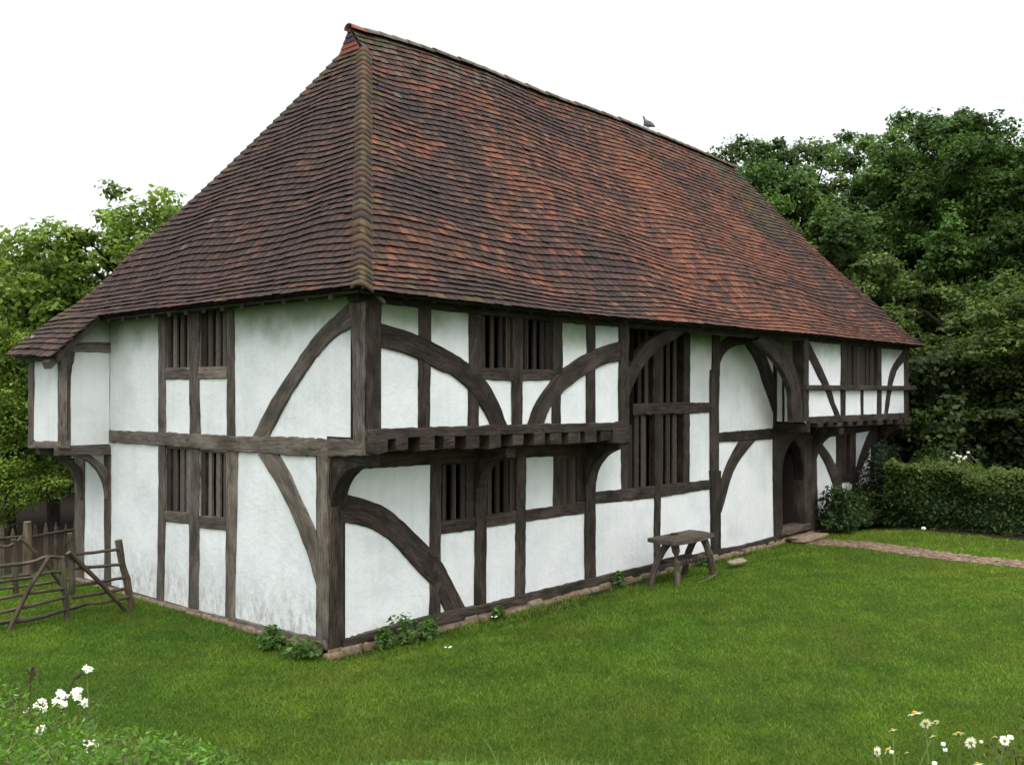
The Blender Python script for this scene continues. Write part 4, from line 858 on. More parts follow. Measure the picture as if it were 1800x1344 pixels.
def bush(name,loc,rx,ry,rz,n,size,c0,c1,label,seed,stems=8,up=.6,taper=0.,cat='shrub',group=None):
    global rng; rng=np.random.default_rng(seed); d=rng.normal(size=(n,3)); d/=np.linalg.norm(d,axis=1,keepdims=True); d[:,2]=np.abs(d[:,2])*1.0
    r=rng.uniform(.15,1,n)**.45; lob=1+.3*np.sin(d[:,0]*6+seed)+.25*np.sin(d[:,1]*7+2*d[:,2]*3)
    f=1-taper*np.clip(d[:,2]*r,0,1)
    C=np.stack([d[:,0]*rx*r*lob*f,d[:,1]*ry*r*lob*f,d[:,2]*rz*r*(.8+.25*lob)+.03],1)
    y=rng.random((n,1)); T=(np.array(c0)*(1-y)+np.array(c1)*y)*rng.uniform(.7,1.3,(n,1))
    V=leaves_arr(C,d*.6+np.array([0,0,up]),size,.55)
    e=empty(name,loc,label=label,cat=cat,group=group)
    o=link('foliage',np_mesh('foliage',V,quadsF(n),LEAF,np.repeat(T,4,0))); o.parent=e
    if stems:
        mb=MB()
        for i in range(stems):
            k=C[int(rng.integers(n))]; mb.tube([(k[0]*.1,k[1]*.1,-.03),(k[0]*.5,k[1]*.5,k[2]*.6),tuple(k)],[.012*rz+.003,.008*rz+.002,.002],5)
        o=mb.build('stems',BARK); o.parent=e
    return e
bush('climbing_shrub',(15.0,-.55,0),.75,.42,.95,3000,.06,(.022,.045,.014),(.055,.10,.028),'dark leafy shrub against the wall right of the arched door',3,14)
bush('climbing_shrub',(16.4,-.55,0),.95,.5,.8,2600,.06,(.03,.05,.014),(.07,.11,.03),'low dark shrub between the far jettied bay and the hedge',13,14)
bush('wispy_shrub',(17.35,-.7,0),1.2,.45,1.95,11000,.045,(.016,.026,.014),(.034,.048,.024),'tall dark wispy shrub screening the far corner post',5,34,.2,.45)
bush('wispy_shrub',(17.9,-1.9,0),.9,.8,1.9,3000,.07,(.025,.05,.014),(.06,.11,.03),'leafy dark bush just behind the near end of the hedge',9,20,.4,.3)
for (x,y,r,h,lab,sd) in [(-.30,.85,.20,.26,'small nettle tuft at the foot of the gable wall, left of the corner post',1),(-.28,.18,.30,.20,'spreading nettle patch at the foot of the corner post on the gable side',2),
  (.68,-.32,.13,.24,'smallest nettle tuft on the front wall plinth nearest the corner',3),(1.02,-.36,.26,.38,'largest nettle clump on the front wall plinth near the corner',4),(1.50,-.30,.17,.24,'nettle tuft below the foot of the big curved brace',6),
  (3.05,-.22,.09,.14,'tiny weed on the plinth under the ground floor windows',7),(8.95,-.33,.2,.16,'yellow green weed on the stones right of the bench',8),(6.25,-.2,.1,.22,'dark weed against the wall behind the left bench legs',12)]:
    bush('nettle_clump',(x,y,-.13),r,r*.8,h,220,.042,(.045,.10,.02),(.10,.19,.04),lab,sd,6,.8,0,'weed','weeds at the foot of the walls')
# ------------------------------------------------------------------ lawn grass
def vnoise(x,y,sc_,seed):
    G=np.random.default_rng(seed).random((64,64)); u=x*sc_+100;v=y*sc_+100; i=np.floor(u).astype(int);j=np.floor(v).astype(int); f=u-i;g=v-j; f=f*f*(3-2*f);g=g*g*(3-2*g)
    q=lambda a,b_: G[a%64,b_%64]
    return (q(i,j)*(1-f)+q(i+1,j)*f)*(1-g)+(q(i,j+1)*(1-f)+q(i+1,j+1)*f)*g
def fbm(x,y,sc_,seed): return sum(vnoise(x,y,sc_*2**k,seed+k)*.55**k for k in range(4))/sum(.55**k for k in range(4))
def grass():
    global rng; rng=np.random.default_rng(77); n=800000
    r=(7.0**.5+rng.random(n)*(30**.5-7.0**.5))**2; a=FW+rng.uniform(-.56,.56,n)
    x=CX+r*np.cos(a); y=CY+r*np.sin(a)
    inside=((x>-.06)&(y>-.16)&(x<19.3))|((x>15.6+.08*np.sin(y*5))&(y<0)); dirt=(y>8.2)
    pc=np.array([path_c(i/80) for i in range(81)]); dp=np.full(n,9.)
    m=(x>10)&(x<16)
    D=np.min(np.hypot(x[m][:,None]-pc[None,:,0],y[m][:,None]-pc[None,:,1]),1); dp[m]=D
    bare=np.sin(x*3.1)*np.sin(x*1.7+2)+rng.normal(0,.4,n); wallz=(np.abs(y+.25)<.2)&(x>0)&(bare>.0)
    bad=(np.hypot((x-4.3)/1.3,(y+.5)/.3)+.35*np.sin(x*7+y*9))<1
    ok=~(inside|dirt|(dp<.37+.05*np.sin(y*9)+rng.normal(0,.03,n))|wallz|(bad&(rng.random(n)<.72)))
    x,y,r=x[ok],y[ok],r[ok]; n=len(x)
    nz=(fbm(x,y,.35,1)-.5)*3.2; n2=(fbm(x,y,2.2,9)-.5)*3.; n3=np.clip((fbm(x,y,1.1,21)-.56)*7,0,1)
    h=(.020+.026*rng.random(n)+.006*nz+.008*n2)*(1+.9*(rng.random(n)<.02)); edge=((np.abs(y+.35)<.35)&(x>0)); h*=1+.7*edge
    w_=.0026+.0022*(r/8)
    th=rng.uniform(0,2*np.pi,n); lean=rng.normal(0,.85,(n,2))*h[:,None]; z=hgt(x,y)
    V=np.empty((n,3,3)); V[:,0]=np.stack([x-np.cos(th)*w_,y-np.sin(th)*w_,z-.005],1); V[:,1]=np.stack([x+np.cos(th)*w_,y+np.sin(th)*w_,z-.005],1); V[:,2]=np.stack([x+lean[:,0],y+lean[:,1],z+h],1)
    k=rng.random((n,1)); pale=(rng.random(n)<.03)[:,None]
    base=np.array([.050,.118,.012])*(1-k)+np.array([.115,.215,.026])*k
    olive=np.clip(.5+.5*nz+.25*n2,0,1)[:,None]; right=np.clip(((x-CX)*.6658-(y-CY)*.7461)/9,0,1)[:,None]; lf=np.clip(1-right-.35,0,1)*np.clip((12.5-r)/4,0,1)[:,None]; base=base*(1+right*np.array([.45,.15,.1]))*(1+lf*np.array([.35,-.12,.1])); base=base*(1-olive*.35)+np.array([.16,.19,.02])*olive*.35
    base=np.where(pale,np.array([.17,.19,.07]),base)*rng.uniform(.68,1.42,(n,1))*np.clip(1+.30*n2[:,None]+.12*nz[:,None],.45,1.5); base=base*(1-.4*n3[:,None])+np.array([.16,.18,.03])*.4*n3[:,None]*rng.uniform(.6,1.2,(n,1))
    me=np_mesh('lawn_grass',V.reshape(-1,3),np.arange(n*3).reshape(n,3),GRASSM,np.repeat(base,3,0)); link('lawn_grass',me,label='short mown green lawn grass in front of the house',cat='grass',kind='stuff')
grass()
# ------------------------------------------------------------------ bench
def leg(mb,p,q,w0,w1,bow):
    p=Vector(p);q=Vector(q); m=(p+q)/2+Vector(bow); mb.tube([p,(p+m)/2+Vector(bow)*.2,m,(m+q)/2+Vector(bow)*.2,q],[w0,w0*.9,(w0+w1)/2,w1,w1*.95],8,flat=.92)
b=empty('rustic_bench',(7.25,-.87,0),label='rustic weathered wooden bench table standing on the grass against the front wall',cat='bench')
mb=MB(); n=14; vs=[];fs=[];uv=[]
for i in range(n+1):
    t=i/n
    for (lx,ly),(rx_,ry) in (((6.60,-.56),(8.02,-.56)),((6.50,-.87),(8.02,-.86)),((6.56,-1.19),(7.93,-1.14))):
        x=lx+(rx_-lx)*t; y=ly+(ry-ly)*t; y+=(-.03*math.sin(math.pi*t) if ly<-1 else .0)+random.uniform(-.004,.004)
        vs.append((x,y,.70+.008*noise.noise(Vector((x*3,y*3,0))))); 
    for (lx,ly),(rx_,ry) in (((6.60,-.56),(8.02,-.56)),((6.50,-.87),(8.02,-.86)),((6.56,-1.19),(7.93,-1.14))):
        x=lx+(rx_-lx)*t; y=ly+(ry-ly)*t; y+=(-.03*math.sin(math.pi*t) if ly<-1 else .0); vs.append((x,y,.70-.068+.02*abs(t-.5)*0-(.012 if ly<-1 else 0)*math.sin(math.pi*t)))
for i in range(n):
    a=i*6;c=(i+1)*6
    for f in ((a,a+1,c+1,c),(a+1,a+2,c+2,c+1),(a+4,a+3,c+3,c+4),(a+5,a+4,c+4,c+5),(a+2,a+5,c+5,c+2),(a+3,a,c,c+3)):
        fs.append(f); uv.append([(vs[q][1]+vs[q][2],vs[q][0]) for q in f])
for a in (0,n*6): fs+=[(a,a+3,a+4,a+1),(a+1,a+4,a+5,a+2)]; uv+=[[(0,0),(0,.05),(.1,.05),(.1,0)]]*2
mb.add(vs,fs,uv); mb.build('bench_top',OAK_B,b)
for (t,f1,f2) in (((6.80,-.95,.66),(6.60,-1.17,-.14),(6.50,-.68,-.16)),((7.80,-.92,.66),(8.0,-1.08,-.14),(7.80,-.58,-.16))):
    for f,by in ((f1,-.035),(f2,.05)):
        mb=MB(); leg(mb,(t[0],t[1]+by*1.2,t[2]),f,.078,.062,(0,by,.05)); mb.build('leg',OAK_B,b)
for y in (-1.05,-.68):
    mb=MB(); timber_mb(mb,('y',y),[(6.75,.285,6.75,.21),(7.3,.29,7.3,.21),(7.86,.285,7.86,.215)],.035,0,.004); mb.build('shelf_rail',OAK_B,b)
for i in range(8):
    x=6.86+i*.118; mb=MB(); mb.box((x,-1.075,.262),(x+.055,-.66,.29),jit=.004); mb.build('shelf_slat',OAK_B,b)
mb=MB()
for i in range(7): a=i*.9; rock(mb,(7.27+.05*math.cos(a),-.70+.035*math.sin(a),.715),(.035,.025,.016),col=(.4,.35,.3),seed=i); 
mb.build('leaf_litter',SOIL,b)
# flat stone on the grass and a fallen twig
mb=MB(); rock(mb,(9.05,-1.0,.01),(.26,.10,.045),col=(1.3,1.25,1.1),seed=2.2); mb.build('flat_stone',STONE,smooth=True,label='pale flat stone lying in the grass right of the bench',cat='stone')
mb=MB(); mb.tube([(6.55,-1.62,.045),(6.9,-1.60,.06),(7.3,-1.52,.065),(7.62,-1.36,.055)],[.010,.012,.011,.006],6); mb.build('fallen_twig',STICK,label='thin pale twig lying on the grass in front of the bench',cat='twig')
# ------------------------------------------------------------------ pigeon
def pigeon():
    # rest on the ridge
    x0=12.40; z0=float(np.interp(x0,RX,RZ))-.01
    e=empty('pigeon',(x0,YR,z0),label='grey pigeon sitting on the roof ridge',cat='bird')
    d=Vector((.93,-.37,0)); s=Vector((-d.y,d.x,0))
    rings=[(-.175,.075,.012,.010),(-.12,.085,.035,.018),(-.06,.10,.058,.045),(0,.115,.072,.068),(.05,.13,.070,.074),(.085,.155,.055,.062),(.10,.185,.036,.040),(.105,.215,.028,.028),(.115,.24,.030,.030),(.128,.258,.022,.02),(.135,.262,.006,.006)]
    # faces left in view: mirror along d
    vs=[];n=12
    for (u,h,rs,rh) in rings:
        for k in range(n):
            a=2*math.pi*k/n; p=Vector((x0,YR,z0))-d*u*1.15+s*math.cos(a)*rs*1.15+Vector((0,0,h*1.15+math.sin(a)*rh*1.15)); vs.append(p)
    fs=[(i*n+k,i*n+(k+1)%n,(i+1)*n+(k+1)%n,(i+1)*n+k) for i in range(len(rings)-1) for k in range(n)]+[tuple(range(n)),tuple((len(rings)-1)*n+k for k in range(n))]
    mb=MB(); mb.add(vs,fs); mb.build('body',plain('pigeon_grey',(.22,.20,.23),.7,30,.3,.1),e,smooth=True)
    hp=Vector((x0,YR,z0))-d*.155
    mb=MB(); mb.tube([hp+Vector((0,0,.295)),hp-d*.035+Vector((0,0,.285))],[.011,.002],6); mb.build('beak',DARK,e)
    for q in (-1,1):
        mb=MB(); mb.tube([Vector((x0,YR,z0))+s*.025*q+Vector((0,0,.08)),Vector((x0,YR,z0))+s*.025*q-d*.01+Vector((0,0,-.02))],.007,5); mb.build('leg',plain('pigeon_leg',(.25,.07,.06)),e)
        mb=MB(); c=Vector((x0,YR,z0)); vs=[]
        for t,hh,wd in ((-.085,.15,.05),(0,.15,.062),(.1,.125,.045),(.17,.10,.012)):
            vs+=[c+d*t+s*q*.082*(1-max(0,t)*3)+Vector((0,0,hh+wd*.6)),c+d*t+s*q*(.088*(1-max(0,t)*3))+Vector((0,0,hh-wd))]
        mb.add(vs,[(2*i,2*i+1,2*i+3,2*i+2) for i in range(3)]); mb.build('wing',plain('pigeon_wing',(.13,.12,.14),.7,40,.3,.1),e)
pigeon()
# ------------------------------------------------------------------ hurdles and fences at the left
def stick_obj(name,pts,r,parent,mat=STICK,flat=.7):
    mb=MB(); P=[Vector(p) for p in pts]; Q=[]
    if len(P)==2: P=[P[0],(P[0]+P[1])/2+Vector([random.uniform(-.012,.012) for _ in range(3)]),P[1]]
    n=(len(P)-1)*3+1
    for i in range(n): Q.append(Vector(catmull([tuple(p) for p in P],i/(n-1)))+Vector([random.uniform(-.004,.004) for _ in range(3)]))
    mb.tube(Q,[r*random.uniform(.88,1.12) for _ in Q],7,flat=flat); return mb.build(name,mat,parent)
def YP(pts,y,lean=0):  # (x,z) in a plane that leans back with height
    return [(x,y+lean*z,z) for x,z in pts]
h1=empty('wooden_hurdle',(-1,4.2,0),label='split wood hurdle leaning on the gable wall with its sloping end post',cat='hurdle',group='wooden hurdles by the gable')
stick_obj('end_post',YP([(-0.794, 1.024), (-0.74, 0.677), (-0.667, 0.407), (-0.564, -0.113)],4.2,0),0.058499999999999996,h1)
stick_obj('end_post',YP([(-1.538, 1.211), (-1.52, 0.892), (-1.511, 0.575), (-1.502, 0.291)],4.2,0),0.0429,h1)
stick_obj('hurdle_rail',YP([(-1.511, 0.891), (-1.168, 0.883), (-0.765, 0.88)],4.2,0),0.0364,h1)
stick_obj('hurdle_rail',YP([(-1.511, 0.688), (-1.168, 0.664), (-0.765, 0.645)],4.2,0),0.0364,h1)
stick_obj('hurdle_rail',YP([(-1.511, 0.428), (-1.168, 0.422), (-0.704, 0.436)],4.2,0),0.0364,h1)
stick_obj('hurdle_rail',YP([(-1.511, 0.247), (-1.168, 0.25), (-0.704, 0.259)],4.2,0),0.0364,h1)
stick_obj('hurdle_rail',YP([(-1.6, 0.081), (-1.307, 0.123), (-0.98, 0.104), (-0.618, 0.128)],4.2,0),0.039,h1)
stick_obj('diagonal_strut',YP([(-1.582, 0.94), (-1.191, 0.513), (-0.716, -0.05)],4.15,0),0.0468,h1)
h2=empty('wooden_hurdle',(-2,3.95,0),label='low open wooden hurdle with bowed rails and a slanting strut at the left edge',cat='hurdle',group='wooden hurdles by the gable')
stick_obj('end_post',YP([(-1.778, 0.92), (-1.747, 0.662), (-1.712, 0.37), (-1.682, -0.002)],3.95,0),0.0468,h2)
stick_obj('end_post',YP([(-2.914, 1.013), (-2.914, 0.765), (-2.914, -0.008)],3.95,0),0.052000000000000005,h2)
stick_obj('hurdle_rail',YP([(-2.895, 0.887), (-2.603, 0.893), (-2.198, 0.898), (-1.967, 0.944), (-1.773, 0.904)],3.95,0),0.039,h2)
stick_obj('hurdle_rail',YP([(-2.895, 0.679), (-2.603, 0.682), (-2.198, 0.683), (-1.924, 0.72), (-1.773, 0.699)],3.95,0),0.0338,h2)
stick_obj('hurdle_rail',YP([(-2.895, 0.452), (-2.603, 0.446), (-2.198, 0.457), (-1.708, 0.458)],3.95,0),0.0364,h2)
stick_obj('hurdle_rail',YP([(-2.895, 0.255), (-2.603, 0.257), (-2.198, 0.284), (-1.708, 0.336)],3.95,0),0.039,h2)
stick_obj('hurdle_rail',YP([(-2.895, 0.079), (-2.603, 0.12), (-2.198, 0.09), (-1.686, 0.144), (-1.42, 0.178)],3.95,0),0.0442,h2)
stick_obj('diagonal_strut',YP([(-1.96, 0.95), (-2.263, 0.496), (-2.522, -0.049)],3.89,0),0.0468,h2)
h3=empty('wooden_hurdle',(-1.8,4.9,0),label='darker hurdle standing behind the front one, with a steep cross strut',cat='hurdle',group='wooden hurdles by the gable')
stick_obj('end_post',YP([(-2.061, 1.109), (-2.05, 0.699), (-2.03, 0.298)],4.9,0),0.0442,h3)
stick_obj('hurdle_rail',YP([(-2.503, 0.405), (-2.253, 0.407), (-1.709, 0.387), (-1.193, 0.393)],4.9,0),0.031200000000000002,h3)
stick_obj('hurdle_rail',YP([(-2.503, 1.071), (-2.253, 1.03), (-2.125, 1.021), (-1.974, 1.099)],4.9,0),0.0286,h3)
stick_obj('hurdle_rail',YP([(-2.503, 0.583), (-2.253, 0.569), (-1.82, 0.553)],4.9,0),0.026000000000000002,h3)
stick_obj('diagonal_strut',YP([(-1.597, 0.707), (-1.483, 0.505), (-1.368, 0.324)],4.9,0),0.0338,h3)
stick_obj('diagonal_strut',YP([(-1.974, 1.122), (-1.842, 0.981), (-1.732, 0.84)],4.9,0),0.0338,h3)
# picket fence further back
pf=empty('picket_fence',(-.5,8.2,0),label='low split paling fence with pointed pales behind the hurdles',cat='fence')
def pk(x): return 8.35+.05*math.sin(x*3)-.12*(x+.5)
for i in range(17):
    x=-2.6+i*.185; y=pk(x); h=.85+random.uniform(-.05,.05); mb=MB(); w_=.035
    vs=[];l=random.uniform(-.02,.02)
    for (z,ww) in ((-.03,w_),(h*.5,w_*1.05),(h-.12,w_*.9),(h,.006)): vs+=[(x-ww+l*z,y-.012,z),(x+ww+l*z,y-.012,z),(x+ww+l*z,y+.012,z),(x-ww+l*z,y+.012,z)]
    fs=[(a*4+k,a*4+(k+1)%4,(a+1)*4+(k+1)%4,(a+1)*4+k) for a in range(3) for k in range(4)]+[(12,13,14,15)]
    mb.add(vs,fs,[[(0,0),(.05,0),(.05,.3),(0,.3)]]*13); mb.build('pale',STICK,pf)
stick_obj('fence_rail',[(-2.8,pk(-2.8)-.05,.60),(-1.6,pk(-1.6)-.05,.63),(-.5,pk(-.5)-.05,.66)],.035,pf); stick_obj('fence_rail',[(-.6,pk(-.6)-.05,.63),(.1,pk(0)-.05,.68),(.6,pk(.6)-.05,.70)],.03,pf)
stick_obj('fence_post',[(-.56,pk(-.56)-.09,-.05),(-.56,pk(-.56)-.09,.92)],.07,pf,flat=1)
# shed and dark paling further away
sh=empty('weatherboarded_shed',(2.4,22,0),label='dark weatherboarded shed far behind the fences at the left edge',cat='shed')
p0=Vector(at(27,29.5)); p1=Vector(at(-90,29.5)); d=(p1-p0).normalized(); nrm=Vector((d.y,-d.x,0)); 
if nrm.dot(Vector((CX,CY,0))-p0)<0: nrm=-nrm
mb=MB(); Lw=(p1-p0).length
for i in range(10):
    z=i*.18; a=p0+nrm*.03; q=p1+nrm*.03; mb.add([a+Vector((0,0,z)),q+Vector((0,0,z)),p1+Vector((0,0,z+.19)),p0+Vector((0,0,z+.19)),p0+Vector((0,0,z)),p1+Vector((0,0,z))],[(0,1,2,3),(4,5,1,0)],[[(z,0),(z,Lw),(z+.19,Lw),(z+.19,0)],[(0,0),(0,.1),(.1,.1),(.1,0)]])
back=-nrm*3
mb.add([p0,p0+back,p0+back+Vector((0,0,1.8)),p0+Vector((0,0,1.8))],[(0,1,2,3)]); mb.add([p1,p1+back,p1+back+Vector((0,0,1.8)),p1+Vector((0,0,1.8))],[(0,1,2,3)]); mb.add([p1+back,p0+back,p0+back+Vector((0,0,1.8)),p1+back+Vector((0,0,1.8))],[(0,1,2,3)])
mb.build('wall',OAK_D,sh)
mb=MB(); a=p0+nrm*.3-d*.2; q=p1+nrm*.3+d*.2; m0=p0-nrm*1.5-d*.2+Vector((0,0,2.9)); m1=p1-nrm*1.5+d*.2+Vector((0,0,2.9)); bb=p0-nrm*3.3-d*.2; cc=p1-nrm*3.3+d*.2; Z=Vector((0,0,1.75))
mb.add([a+Z,q+Z,m1,m0,bb+Z,cc+Z,a+Z*.96,q+Z*.96],[(0,1,2,3),(3,2,5,4),(6,7,1,0),(0,3,4)]); mb.build('roof',OAK_D,sh)
mb=MB(); mb.box(tuple(p0+nrm*.05-Vector((.05,.05,0))),tuple(p0+nrm*.05+Vector((.05,.05,1.75)))); mb.build('corner_board',OAK_G,sh)
df=empty('dark_paling_fence',at(75,30),label='dark upright paling fence seen under the closet overhang',cat='fence')
f0=Vector(at(28,30.5)); f1=Vector(at(240,31))
for i in range(44):
    p=f0.lerp(f1,i/43); mb=MB(); h=1.15+random.uniform(-.05,.08); mb.box((p.x-.035,p.y-.015,-.03),(p.x+.035,p.y+.015,h),jit=.006); mb.build('pale',BARK,df)
for z in (.30,.95): mb=MB(); mb.tube([f0+Vector((0,-.04,z)),f0.lerp(f1,.5)+Vector((0,-.04,z)),f1+Vector((0,-.04,z))],.045,6); mb.build('fence_rail',BARK,df)
# ------------------------------------------------------------------ flowers
FW3=Vector((.74614,.66579,0)); RT3=Vector((.66579,-.74614,0))
def fp(px,py,depth):
    return Vector((CX,CY,CZ))+FW3*depth+RT3*((px-900)/1690.*depth)+Vector((0,0,(689-py)/1690.*depth))
STEMM=plain('flower_stem',(.13,.19,.05),.7,30,.3,.1)
YEL=plain('daisy_centre',(.45,.25,.02),.8,60,.4,.3)
def stem_to(e,h,bend=.05):
    g=Vector((h.x+random.uniform(-.06,.06),h.y+random.uniform(-.06,.06),0)); g.z=float(hgt(g.x,g.y))-.02
    mb=MB(); mid=(g+h)/2+Vector((random.uniform(-bend,bend),random.uniform(-bend,bend),0)); mb.tube([g,mid,h],[.0045,.0038,.0028],5); mb.build('stem',STEMM,e)
    return g
def daisy(px,py,depth,rad,nrm,label,bud=False):
    h=fp(px,py,depth); g0=Vector((h.x,h.y,float(hgt(h.x,h.y)))); e=empty('oxeye_daisy',g0,label=label,cat='daisy',group='white daisies at the lower right')
    stem_to(e,h); nrm=Vector(nrm).normalized(); a=nrm.orthogonal().normalized(); b_=nrm.cross(a); vs=[];fs=[]
    if bud:
        mb=MB(); rock(mb,tuple(h),(rad,rad,rad*.8),seed=px); mb.build('bud',PETAL,e,smooth=True); return
    n=17
    mb=MB()
    for k in range(n):
        q=2*math.pi*(k+random.uniform(-.2,.2))/n; dd=a*math.cos(q)+b_*math.sin(q); ss=nrm.cross(dd); l=rad*random.uniform(.85,1.08); dr=-nrm*rad*random.uniform(.0,.22)
        mb.add([h+dd*rad*.22-ss*rad*.05,h+dd*rad*.22+ss*rad*.05,h+dd*l*.7+ss*rad*.13+dr*.5,h+dd*l+dr,h+dd*l*.7-ss*rad*.13+dr*.5],[(0,1,2,3,4)],col=(.82,.82,.80))
    mb.build('petals',PETAL,e)
    mb=MB(); rock(mb,tuple(h+nrm*rad*.03),(rad*.27,rad*.27,rad*.22),seed=px); mb.build('flower_centre',YEL,e,smooth=True)
    mb=MB(); rock(mb,tuple(h-nrm*rad*.10),(rad*.2,rad*.2,rad*.14),seed=px+1); mb.build('calyx',STEMM,e,smooth=True)
U=(0,0,1)
for (px,py,dp,rd,nm,lab,bd) in [
 (1608,1253,3.9,.036,(.07,.40,.9),'highest daisy of the right group, seen edge on',0),(1627,1270,3.9,.028,(.6,.5,.35),'daisy seen from behind just under the highest one',0),
 (1644,1268,4.0,.020,(.45,.5,.6),'small ragged daisy touching the one seen from behind',0),(1569,1282,3.9,.022,(.15,.42,.9),'flat small daisy left of and below the highest one',0),
 (1640,1293,3.8,.018,(.2,.45,.85),'small tilted daisy in the middle of the group',0),(1685,1288,3.8,.026,(.42,.33,.85),'cup shaped daisy seen from the side, left of the big round one',0),
 (1706,1304,3.7,.025,(.75,.6,.0),'big round daisy seen from behind with a dark centre',0),(1766,1301,3.7,.022,(-.6,-.5,.5),'daisy facing the viewer with an orange centre at the right edge',0),
 (1749,1294,3.75,.014,(.27,.2,.93),'half open daisy just left of the orange centred one',0),(1776,1295,3.75,.010,U,'tiny bud right of the orange centred daisy',1),
 (1725,1303,3.7,.006,U,'tiny white bud right of the big round daisy',1),(1542,1320,3.6,.020,(-1.0,.4,.2),'leftmost daisy turned sideways to the left',0),
 (1560,1317,3.6,.022,(.1,.9,.5),'daisy turned away beside the leftmost one',0),(1567,1321,3.6,.007,U,'white bud beneath the daisy turned away',1),
 (1594,1322,3.6,.014,(.2,.35,.9),'half open daisy between the left pair and the tall stems',0),(1658,1307,3.7,.008,U,'upper white bud on the slanting stem',1),(1661,1317,3.7,.008,U,'lower white bud on the slanting stem',1),
 (1718,1342,3.5,.024,(.1,.3,.9),'daisy cut by the bottom edge near the right',0),(1643,1341,3.55,.008,U,'white bud at the bottom edge below the tall stems',1)]:
    daisy(px,py,dp,rd,nm,lab,bd)
def campion(px,py,depth,k,rad,label):
    h=fp(px,py,depth); g0=Vector((h.x,h.y,float(hgt(h.x,h.y)))); e=empty('white_wildflower',g0,label=label,cat='wildflower',group='white wildflowers at the lower left')
    g=stem_to(e,h,.03)
    for i in range(k):
        c=h+Vector([random.gauss(0,rad*.55) for _ in range(3)]); nm=Vector((random.gauss(-.3,.5),random.gauss(-.3,.5),.8)).normalized(); a=nm.orthogonal().normalized(); b_=nm.cross(a); mb=MB(); pr=.0125
        for q_ in range(5):
            q=2*math.pi*q_/5+i; dd=a*math.cos(q)+b_*math.sin(q); ss=nm.cross(dd)
            mb.add([c,c+dd*pr*.6+ss*pr*.42,c+dd*pr*1.2+ss*pr*.3+nm*.001,c+dd*pr*1.2-ss*pr*.3+nm*.001,c+dd*pr*.6-ss*pr*.42],[(0,1,2,3,4)],col=(.85,.83,.84))
        mb.build('blossom',PETAL,e)
    mb=MB()
    for i in range(9):
        t=.25+.07*i; c=g.lerp(h,t); an=i*2.4; dd=Vector((math.cos(an),math.sin(an),.5)).normalized(); ss=dd.cross(Vector((0,0,1))).normalized(); l=.07*(1.2-t)
        mb.add([c,c+dd*l*.5+ss*l*.18,c+dd*l,c+dd*l*.5-ss*l*.18],[(0,1,2,3)],col=(.06,.12,.03))
    mb.build('leaves',LEAF,e)
for (px,py,dp,k,rd,lab) in [(152,1178,4.3,6,.016,'highest white wildflower head on its own dark stem'),(112,1220,4.3,8,.02,'white blossom cluster at the top of the middle pair'),(105,1236,4.2,12,.026,'widest white blossom cluster in the lower left group'),
 (137,1219,4.3,8,.018,'round white blossom cluster right of the middle pair'),(148,1235,4.3,6,.013,'small white cluster lowest on the right of the group'),(72,1241,4.1,10,.024,'cream white blossom cluster leftmost of the large ones'),
 (72,1281,3.9,7,.018,'low white cluster below the cream one'),(158,1312,3.8,11,.021,'speckled white cluster nearest the bottom edge'),(168,1342,3.6,4,.010,'white blossom cut by the bottom edge'),(50,1248,4.3,3,.008,'tiny white bud at the left of the cream cluster')]:
    campion(px,py,dp,k,rd,lab)
# white garden roses behind the hedge
e=empty('white_rose_bush',(18.3,-3.9,0),label='white flowering bush showing above the hedge',cat='bush')
cs=[(1677,796),(1682,801),(1671,805),(1688,802),(1694,806),(1702,795),(1686,811),(1675,803),(1697,803),(1684,806)]
mb=MB(); mb2=MB()
for (px,py) in cs:
    h=fp(px,py,24.8); rock(mb2,tuple(h),(.035,.035,.03),col=(.85,.85,.85),seed=px)
    mb.tube([(18.3,-3.95,0),(18.3+(h.x-18.3)*.6,-3.95+(h.y+3.95)*.6,1.1),tuple(h)],[.015,.01,.005],5)
mb.build('stems',STEMM,e); mb2.build('blossom',PETAL,e,smooth=True)
h=fp(1626,921,22.7); e=empty('white_garden_flower',(h.x,h.y,0),label='single white flower low at the foot of the hedge',cat='flower'); mb=MB(); rock(mb,(h.x-.1,h.y,.1),(.045,.045,.035),col=(.85,.85,.85),seed=2); mb.build('blossom',PETAL,e,smooth=True); mb=MB(); mb.tube([(h.x-.1,h.y,-.02),(h.x-.1,h.y,.09)],.006,5); mb.build('stem',STEMM,e)
for (x,y,lab) in [(.79,-1.44,'tiny lawn daisy in the grass below the nettles near the corner'),(2.4,-.75,'tiny lawn daisy in the grass below the ground floor windows')]:
    e=empty('lawn_daisy',(x,y,0),label=lab,cat='daisy',group='tiny lawn daisies'); 
    mb=MB(); 
    for dx,dy in ((0,0),(.045,.02),(-.02,.05)): rock(mb,(x+dx,y+dy,.055),(.013,.013,.006),col=(.9,.9,.9),seed=dx*9)
    mb.build('blossom',PETAL,e,smooth=True)
